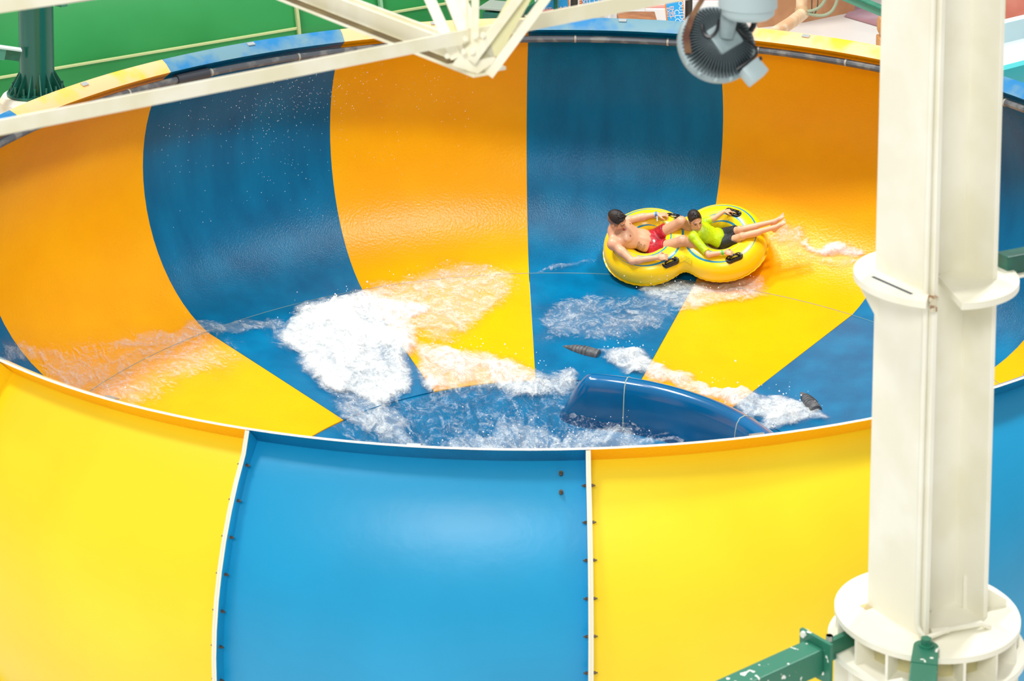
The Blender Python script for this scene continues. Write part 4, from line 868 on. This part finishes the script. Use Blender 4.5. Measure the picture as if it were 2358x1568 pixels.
# ---------------------------------------------------------------- what lies behind the bowl
GRN = mat('green fibreglass', S(26, 128, 60), 0.38, col2=S(40, 140, 72), nscale=0.5, bump=0.05, bscale=3)
GEDGE = mat('pale flange edge', S(176, 184, 130), 0.6)
A_, B_ = at(-420, 258, 31.5), at(1230, -17, 35.4)
gx = unit(B_ - A_); toc = -unit(np.array([FW[0], FW[1], 0])); toc = unit(toc - gx*(toc @ gx)); gu = np.cross(gx, toc); gu = gu if gu[2] > 0 else -gu
GL = np.linalg.norm(B_ - A_); GR = 2.6
gc = A_ - toc*GR
GS = thing('green_slide', 'large green water slide tube with pale bolted flanges behind the bowl', 'slide', (A_ + B_)/2 - toc*GR)
G0 = np.array(GS.location)
def gpt(t, a, off=0.0): return gc + gx*(t*GL) + (toc*math.cos(a) + gu*math.sin(a))*(GR + off)
def t_at(x):                                            # axial position seen at column x of the flange line
    best = (1e9, 0)
    for t in np.linspace(0, 1, 600):
        q = gpt(t, 0.02) - CAM; xx = W/2 + FPX*(q @ RT)/(q @ FW)
        if abs(xx - x) < best[0]: best = (abs(xx - x), t)
    return best[1]
cuts = [0.0, t_at(-60), t_at(686), t_at(878), t_at(1130), 1.0]
angs = [-0.75, 0.02, 1.5]
for i in range(5):
    for j in range(2):
        q = MB(G0); off = 0.0 if i != 2 else -0.05
        q.grid([[gpt(t, a, off) for t in np.linspace(cuts[i], cuts[i+1], 10)] for a in np.linspace(angs[j], angs[j+1], 12)]); q.grid([[gpt(t, a, off - 0.02) for t in np.linspace(cuts[i], cuts[i+1], 10)] for a in np.linspace(angs[j+1], angs[j], 12)])
        q.build('shell_panel', GRN, GS, True)
    aa = 0.02 if i != 2 else -0.05
    q = MB(G0); q.grid([[gpt(t, aa + da, o_) for t in np.linspace(cuts[i], cuts[i+1], 10)] for da, o_ in ((0.012, -0.01), (0.008, 0.045), (-0.002, 0.045), (-0.006, -0.01))]); q.build('long_flange', [GEDGE], GS, False)
for i in (1, 2, 3, 4):
    q = MB(G0); dt = 0.022/GL; q.grid([[gpt(cuts[i] + s_, a, o_) for a in np.linspace(-0.75, 1.5, 20)] for s_, o_ in ((-dt, -0.02), (-dt, 0.10), (dt, 0.10), (dt, -0.02))]); q.build('ring_flange', GEDGE if i != 3 else mat('pale green flange', S(130, 180, 140), 0.5), GS, False)
for o in GS.children: o.location = (0, 0, 0)
# saddle supports down to the hall floor
for t in (0.25, 0.6, 0.9):
    p = gpt(t, -math.pi/2); q = MB(G0); q.cyl((p[0], p[1], 0.0), (p[0], p[1], max(0.2, p[2] + 0.6)), 0.2, n=16); q.build('support_leg', DARKGREEN, GS, True, 40)

# green post on its concrete plinth
pp = at(86, 216, 27.5); pz = pp[2]; PO = np.array([pp[0], pp[1], 0])
PL = thing('green_post', 'dark green round steel post with splayed base gussets behind the left rim', 'post', (PO[0], PO[1], pz))
O_ = np.array([PO[0], PO[1], pz])
q = MB(O_); q.cyl(O_, O_ + ZV*6.5, 0.212, n=32); q.build('shaft', mat('glossy dark green paint', S(26, 92, 78), 0.22), PL, True, 40)
q = MB(O_); q.cyl(O_, O_ + ZV*0.03, 0.37, n=32); q.build('base_flange', DARKGREEN, PL, True, 40)
for i in range(14):
    g_ = 2*math.pi*i/14; d = np.array([math.cos(g_), math.sin(g_), 0]); s = np.cross(ZV, d)
    q = MB(O_); q.prism([O_ + d*0.20 + ZV*0.03 - s*0.008, O_ + d*0.35 + ZV*0.03 - s*0.008, O_ + d*0.345 + ZV*0.06 - s*0.008, O_ + d*0.215 + ZV*0.29 - s*0.008, O_ + d*0.20 + ZV*0.29 - s*0.008], s*0.016); q.build('gusset', DARKGREEN, PL, False)
    d2 = np.array([math.cos(g_ + 0.22), math.sin(g_ + 0.22), 0]); q = MB(O_); q.cyl(O_ + d2*0.31 + ZV*0.02, O_ + d2*0.31 + ZV*0.14, 0.014, n=6); q.cyl(O_ + d2*0.31 + ZV*0.03, O_ + d2*0.31 + ZV*0.055, 0.028, n=6); q.build('anchor_bolt', DARKGREEN, PL, False)
q = MB(O_); q.cyl((PO[0], PO[1], 0), O_ - ZV*0.06, 0.46, n=40); q.cyl(O_ - ZV*0.06, O_, 0.46, 0.42, n=40)
pl = q.build('plinth', mat('white painted concrete', S(236, 232, 222), 0.6, col2=S(226, 206, 170), nscale=2), None, True, 40); pl.location = (PO[0], PO[1], pz); tag(pl, 'round white concrete plinth under the green post', 'plinth')
a, c_ = at(-120, 106, 26.9), at(46, 129, 27.2); d = unit(c_ - a); s = unit(np.cross(d, ZV)); u = np.cross(s, d)
BT = thing('tie_beam', 'pale teal tie beam meeting the green post from the left', 'beam', a)
q = MB(a); q.box((a + c_)/2 - d*0.09, np.linalg.norm(c_ - a) - 0.18, 0.10, 0.14, [d, s, u], bev=0.008); q.build('box_section', mat('teal grey paint', S(70, 140, 124), 0.35), BT, False)
q = MB(a); q.box((a + c_)/2 + u*0.078, np.linalg.norm(c_ - a), 0.14, 0.02, [d, s, u]); q.build('top_plate', mat('pale paint', S(198, 216, 212), 0.4), BT, False)
q = MB(a); q.box(c_ - d*0.09, 0.18, 0.07, 0.12, [d, s, u]); q.build('sleeve', DARKGREEN, BT, False)
a, c_ = at(134, 2, 27.4), at(330, -22, 28.6); d = unit(c_ - a); s = unit(np.cross(d, ZV)); u = np.cross(s, d)
BT = thing('tie_beam', 'dark green tie beam leaving the green post to the right', 'beam', a)
q = MB(a); q.box((a + c_)/2, np.linalg.norm(c_ - a), 0.08, 0.08, [d, s, u]); q.build('box_section', DARKGREEN, BT, False); q = MB(a); q.box(a + d*0.05, 0.1, 0.12, 0.14, [d, s, u]); q.build('sleeve', GREEN_STEEL, BT, False)

# text helper
def text(name, body, size, M4, m_, parent):
    cu = bpy.data.curves.new(name, 'FONT'); cu.body = body; cu.size = size; cu.align_x = 'CENTER'; cu.align_y = 'CENTER'; cu.extrude = 0.002; cu.resolution_u = 3
    t = bpy.data.objects.new(name, cu); COL.objects.link(t); me = bpy.data.meshes.new_from_object(t.evaluated_get(bpy.context.evaluated_depsgraph_get())); bpy.data.objects.remove(t); bpy.data.curves.remove(cu)
    me.materials.clear(); me.materials.append(m_); o = bpy.data.objects.new(name, me); link(o, parent); o.matrix_local = M4; return o
def frame4(o, x, y, z):
    M4 = Matrix.Identity(4)
    for i in range(3): M4[i][0], M4[i][1], M4[i][2], M4[i][3] = x[i], y[i], z[i], o[i]
    return M4
ORG = mat('orange sign frame', S(232, 132, 40), 0.5); SBL = mat('blue sign face', S(40, 160, 226), 0.5); SPK_ = mat('pink white lettering', S(244, 206, 196), 0.5); WHT = mat('white barrier plastic', S(240, 240, 240), 0.5); WLET = mat('pale blue lettering', S(214, 234, 244), 0.5)
DK = mat('dark metal', S(58, 54, 48), 0.5, 0.3)
def sign(px, py, dep, w, h, roll, lines, label, name='sign_board', rotated=False, legs=True):
    c = at(px, py, dep); n = unit(CAM - c); n = unit(n - np.array([0, 0, n[2]*0.75])); x = unit(np.cross(ZV, n)); y = np.cross(n, x); ca, sa = math.cos(roll), math.sin(roll); x, y = x*ca + y*sa, y*ca - x*sa
    T = thing(name, label, 'sign', (c[0], c[1], 0)); o0 = np.array(T.location)
    q = MB(o0); q.box(c, w, h, 0.03, [x, y, n], bev=0.004); q.build('frame', ORG, T, False)
    q = MB(o0); q.box(c + n*0.014, w*0.84, h*0.80, 0.012, [x, y, n]); q.build('face', SBL, T, False)
    for (s_, sz, ox, oy, m_) in lines:
        xx, yy = (x, y) if not rotated else (-y, x)
        o = text('lettering', s_, sz, frame4(c + n*0.0225 + x*ox + y*oy - o0, xx, yy, n), m_, T)
    if legs:
        for sg in (-1, 1):
            p = c + x*sg*w*0.53; q = MB(o0); q.tube([p + ZV*h*0.6, (p[0], p[1], 0.0)], 0.035, 8); q.build('post', WHT, T, True)
    return T, c, x, y, n
bpy.context.view_layer.update()
sign(1277, 3, 37.0, 0.52, 0.50, 0.10, [('EXIT ONLY', 0.115, 0, -0.135, SPK_), ('EXIT ONLY', 0.115, 0, 0.05, SPK_)], 'orange framed EXIT ONLY sign left of the dark pole')
sign(1368, -14, 37.0, 0.50, 0.46, 0.12, [('EXIT ONLY', 0.11, 0, -0.12, SPK_)], 'orange framed blue sign right of the dark pole, cut by the frame edge')
sign(1554, 30, 36.0, 0.30, 0.46, 0.10, [('OUTDO', 0.105, 0.105, 0.0, WLET), ('CLO', 0.12, 0.03, -0.06, WLET), ('EMPL', 0.09, -0.045, 0.02, SPK_), ('EXIT', 0.08, -0.105, 0.02, SPK_)], 'small blue sign with sideways lettering beside the lamp', rotated=True, legs=False)
def bx(name, label, cat, px, py, dep, w, h, dp, m_, roll=0.0, ground=True, bev=0.02, group=None):
    c = at(px, py, dep); x = unit(np.array([RT[0], RT[1], 0])); x = x*math.cos(roll) + unit(np.array([FW[0], FW[1], 0]))*math.sin(roll); y = np.cross(ZV, x)
    z0 = 0.0 if ground else c[2] - h/2; z1 = c[2] + (0 if ground else h/2); o0 = np.array([c[0], c[1], z0])
    q = MB(o0); q.box((c[0], c[1], (z0 + z1)/2), w, dp, z1 - z0, [x, y, ZV], bev=bev); o = q.build(name, m_, None, True, 35); o.location = tuple(o0); return tag(o, label, cat, group)
# white barrier blocks below the signs, slightly domed tops
def barrier(px, py, dep, w, roll, label):
    c = at(px, py, dep); x = unit(np.array([RT[0], RT[1], 0])); x = x*math.cos(roll) + unit(np.array([FW[0], FW[1], 0]))*math.sin(roll); y = np.cross(ZV, x); o0 = np.array([c[0], c[1], 0])
    T = thing('crowd_barrier', label, 'barrier', o0, 'white barriers behind the bowl'); h = c[2]
    q = MB(o0); q.prism([o0 - x*w/2 - y*0.22, o0 + x*w/2 - y*0.22, o0 + x*w/2 - y*0.12 + ZV*h, o0 - x*w/2 - y*0.12 + ZV*h], y*0.24); q.build('body', WHT, T, False)
    q = MB(o0); q.tube([o0 - x*w/2 + ZV*(h + 0.02), o0 + x*w/2 + ZV*(h + 0.02)], 0.03, 8); q.build('rail', mat('pink rail', S(222, 150, 140), 0.5), T, True)
barrier(1235, 30, 36.6, 1.1, 0.35, 'white barrier under the EXIT ONLY sign left of the dark pole'); barrier(1374, 16, 37.4, 0.62, 0.35, 'white barrier right of the dark pole behind the long tie')
barrier(1511, 18, 36.8, 0.36, 0.0, 'white barrier left of the small sideways sign'); barrier(1632, 0, 36.8, 0.55, 0.0, 'white barrier behind the lamp, right of the sideways sign')
for px, lab in ((1322, 'dark pole between the two orange framed signs'), (1586, 'dark pole between the sideways sign and the lamp')):
    c = at(px, 20, 36.2); T = thing('dark_pole', lab, 'pole', (c[0], c[1], 0)); o0 = np.array(T.location)
    q = MB(o0); q.cyl(o0, o0 + ZV*5.5, 0.06, n=14); q.build('shaft', DK, T, True, 40); q = MB(o0); q.cyl(o0, o0 + ZV*0.04, 0.16, n=18); q.build('foot', DK, T, True, 40)
bx('planter_box', 'low brown planter between the white barriers', 'planter', 1466, 34, 36.0, 0.62, 0, 0.5, mat('brown timber', S(176, 118, 76), 0.6, col2=S(156, 100, 62), nscale=6, stretch=(1, 1, 8)))
# dark machine beside the green slide
c = at(1160, 22, 33.0); T = thing('pump_unit', 'dark green pump cabinet with grey lid next to the green slide', 'machine', (c[0], c[1], 0)); o0 = np.array(T.location)
q = MB(o0); q.box((c[0], c[1], c[2]/2), 0.5, 0.5, c[2], None, bev=0.02); q.build('cabinet', DARKGREEN, T, False); q = MB(o0); q.box(c + np.array([0, 0, 0.05]), 0.62, 0.5, 0.04, None, bev=0.01); q.build('lid', mat('grey lid', S(150, 160, 150), 0.5), T, False)
c = at(1215, 28, 34.0); a, e = at(1195, 36, 34.0), at(1290, -20, 34.0); T = thing('ramp_rail', 'dark green sloping rail in front of the EXIT ONLY sign', 'rail', (c[0], c[1], 0)); o0 = np.array(T.location); d = unit(e - a); s = unit(np.cross(d, ZV)); q = MB(o0); q.box((a + e)/2, np.linalg.norm(e - a), 0.06, 0.10, [d, s, np.cross(s, d)]); q.build('stringer', DARKGREEN, T, False)
for t in (0.1, 0.9):
    p = a + (e - a)*t; q = MB(o0); q.box((p[0], p[1], p[2]/2), 0.06, 0.06, p[2]); q.build('leg', DARKGREEN, T, False)
# tan rockwork box, bent white pipe and hoses
TAN = mat('tan plaster', S(206, 150, 106), 0.6, col2=S(190, 136, 94), nscale=2.5)
c = at(1874, 30, 37.0); T = thing('plaster_block', 'big tan plaster block beyond the right rim', 'block', (c[0], c[1], 0)); o0 = np.array(T.location)
x = unit(np.array([RT[0], RT[1], 0])*0.93 - unit(np.array([FW[0], FW[1], 0]))*0.0); y = unit(np.array([FW[0], FW[1], 0])); h_ = c[2] + 0.0
ba = [atz(1745, 64, 0.0), atz(1850, 52, 0.0), atz(1968, 27, 0.0)]
q = MB(o0); P = [ba[0], ba[1], ba[2], ba[2] + y*2.5 + x*0.3, ba[0] + y*2.5]; q.prism(P, ZV*2.6); q.build('body', TAN, T, False)
PIPE = mat('cream weathered pipe', S(238, 214, 180), 0.5, col2=S(226, 180, 136), nscale=4)
c = at(1845, 30, 36.0); T = thing('bent_pipe', 'cream pipe bent toward the rim in front of the tan block', 'pipe', (c[0], c[1], 0)); o0 = np.array(T.location)
q = MB(o0); q.tube([at(1846, -70, 36.0), at(1846, 24, 36.0)], 0.092, 16); q.build('riser', PIPE, T, True, 50)
q = MB(o0); q.tube([at(1850, 30, 36.0), at(1822, 52, 35.4), at(1770, 84, 34.6), at(1720, 110, 33.8)], 0.098, 16); q.build('branch', PIPE, T, True, 50)
q = MB(o0); q.tube([at(1846, 20, 36.0), at(1848, 32, 35.95)], 0.115, 16); q.build('collar', mat('brown sealant collar', S(196, 160, 118), 0.6), T, True, 50)
HOSE = mat('grey green hose', S(150, 160, 132), 0.5); WIRE = mat('dark wire', S(70, 72, 50), 0.5)
for nm, pts, r_, m_, lab in (('hose', [(1836, 26), (1860, 27), (1880, 22), (1895, 10), (1905, -12)], 0.028, HOSE, 'upper grey green hose looping off the bent pipe'), ('hose', [(1845, 28), (1870, 34), (1895, 37), (1915, 28), (1926, 8), (1930, -12)], 0.026, HOSE, 'lower grey green hose hanging in a wide loop by the bent pipe'), ('wire', [(1870, -10), (1869, 15), (1870, 30), (1874, 35), (1880, 25), (1884, 5), (1882, -10)], 0.010, WIRE, 'thin dark wire loop hanging beside the bent pipe')):
    P = [at(x_, y_, 35.9) for x_, y_ in pts]
    for _ in range(2): P = [P[0]] + sum([[P[i]*0.75 + P[i+1]*0.25, P[i]*0.25 + P[i+1]*0.75] for i in range(len(P)-1)], []) + [P[-1]]
    q = MB(P[0]); q.tube(P, r_, 8); o = q.build(nm, m_, None, True); o.location = tuple(P[0]); tag(o, lab, nm)
# teal beam, mat, bollards, red wall, turquoise slide at the right edge
a, e = at(1930, -14, 30.0), at(2070, 44, 29.0); d = unit(e - a); s = unit(np.cross(d, ZV)); u = np.cross(s, d); T = thing('tie_beam', 'teal steel beam slanting behind the top of the cream column', 'beam', a)
q = MB(a); q.box((a + e)/2, np.linalg.norm(e - a), 0.02, 0.12, [d, s, u]); q.build('web', mat('teal beam paint', S(96, 158, 134), 0.4), T, False); q = MB(a); q.box((a + e)/2 + u*0.06, np.linalg.norm(e - a), 0.12, 0.02, [d, s, u]); q.build('flange', GREEN_STEEL, T, False)
p4 = [atz(1944, 38, 0.012), atz(1975, 5, 0.012), atz(2120, 35, 0.012), atz(2080, 78, 0.012)]
q = MB(p4[0]); q.prism(p4[::-1], ZV*0.01); o = q.build('floor_mat', mat('mauve mat', S(190, 160, 176), 0.7, col2=S(170, 120, 126), nscale=0.6), None, False); o.location = tuple(p4[0]); tag(o, 'mauve mat on the white deck right of the tan block', 'mat')
WOOD = mat('tan timber post', S(206, 144, 82), 0.6, col2=S(190, 128, 70), nscale=5)
def bollard(px, ytop, ybot, wpx, dep, label):
    c = at(px, ytop, dep); b0 = at(px, ybot, dep); w = wpx/(FPX/dep); o0 = np.array([c[0], c[1], 0]); T = thing('timber_post', label, 'post', o0)
    q = MB(o0); q.box((c[0], c[1], (c[2] - 0.30)/2), w, w, c[2] - 0.30, [r_h3, f_h3, ZV], bev=0.02); q.build('shaft', WOOD, T, True, 35)
    q = MB(o0); q.box((c[0], c[1], c[2] - 0.14), w, w, 0.28, [r_h3, f_h3, ZV], bev=0.07); q.build('cap', WOOD, T, True, 35)
bollard(2046, 38, 130, 48, 33.0, 'rounded tan timber post half hidden behind the left edge of the column')
bollard(2298, -60, 70, 36, 33.0, 'tall tan timber post just right of the cream column')
c = at(2420, 20, 36.0); T = thing('screen_wall', 'terracotta red screen wall at the top right edge', 'wall panel', (c[0], c[1], 0)); o0 = np.array(T.location); bz = at(2420, 48, 36.0)[2]
q = MB(o0); q.box((c[0], c[1], bz + 1.0), 2.4, 0.12, 2.0, [r_h3, f_h3, ZV]); q.build('panel', mat('terracotta paint', S(206, 126, 108), 0.6, col2=S(196, 110, 94), nscale=2), T, False)
q = MB(o0); q.box((c[0], c[1], bz - 0.06), 2.4, 0.2, 0.12, [r_h3, f_h3, ZV]); q.build('sill', mat('cream sill', S(250, 226, 206), 0.5), T, False)
for sg in (-1, 1):
    q = MB(o0); p = o0 + r_h3*sg*1.1; q.box((p[0], p[1], (bz - 0.1)/2), 0.12, 0.12, bz - 0.1, [r_h3, f_h3, ZV]); q.build('leg', WOOD, T, False)
# turquoise slide trough
TQ = mat('turquoise fibreglass', S(60, 190, 196), 0.3); TQW = mat('white blue wet fibreglass', S(214, 236, 242), 0.25)
a, e = at(2180, 196, 27.0), at(2560, 96, 29.5); d = unit(e - a); s = unit(np.cross(ZV, d)); s = s if s @ f_h3 > 0 else -s; T = thing('turquoise_slide', 'pale turquoise slide trough passing behind the right rim', 'slide', (a[0], a[1], 0)); o0 = np.array(T.location)
pf = [(-0.10, 0.05), (0.0, 0.06), (0.03, -0.12), (0.16, -0.26), (0.4, -0.32), (0.75, -0.28), (0.95, -0.12), (1.02, 0.12), (1.10, 0.14)]
for nm, sl, m_ in (('near_rim', pf[0:3], TQ), ('trough', pf[2:8], TQW), ('far_rim', pf[6:9], TQW)):
    q = MB(o0); q.grid([[a + (e - a)*t + s*x_*1.2 + ZV*z_ for t in np.linspace(0, 1, 14)] for x_, z_ in sl]); q.build(nm, m_, T, True)
q = MB(o0); q.grid([[a + (e - a)*t + s*x_ + ZV*z_ for t in np.linspace(0, 1, 14)] for x_, z_ in ((-0.12, 0.05), (-0.14, -0.10), (-0.10, -0.30), (0.1, -0.45), (0.5, -0.5))]); q.build('outer_skin', mat('deep turquoise', S(20, 160, 168), 0.35), T, True)
for t in (0.25, 0.8):
    p = a + (e - a)*t + s*0.45; q = MB(o0); q.cyl((p[0], p[1], 0), (p[0], p[1], p[2] - 0.3), 0.09, n=14); q.build('leg', DARKGREEN, T, True, 40)
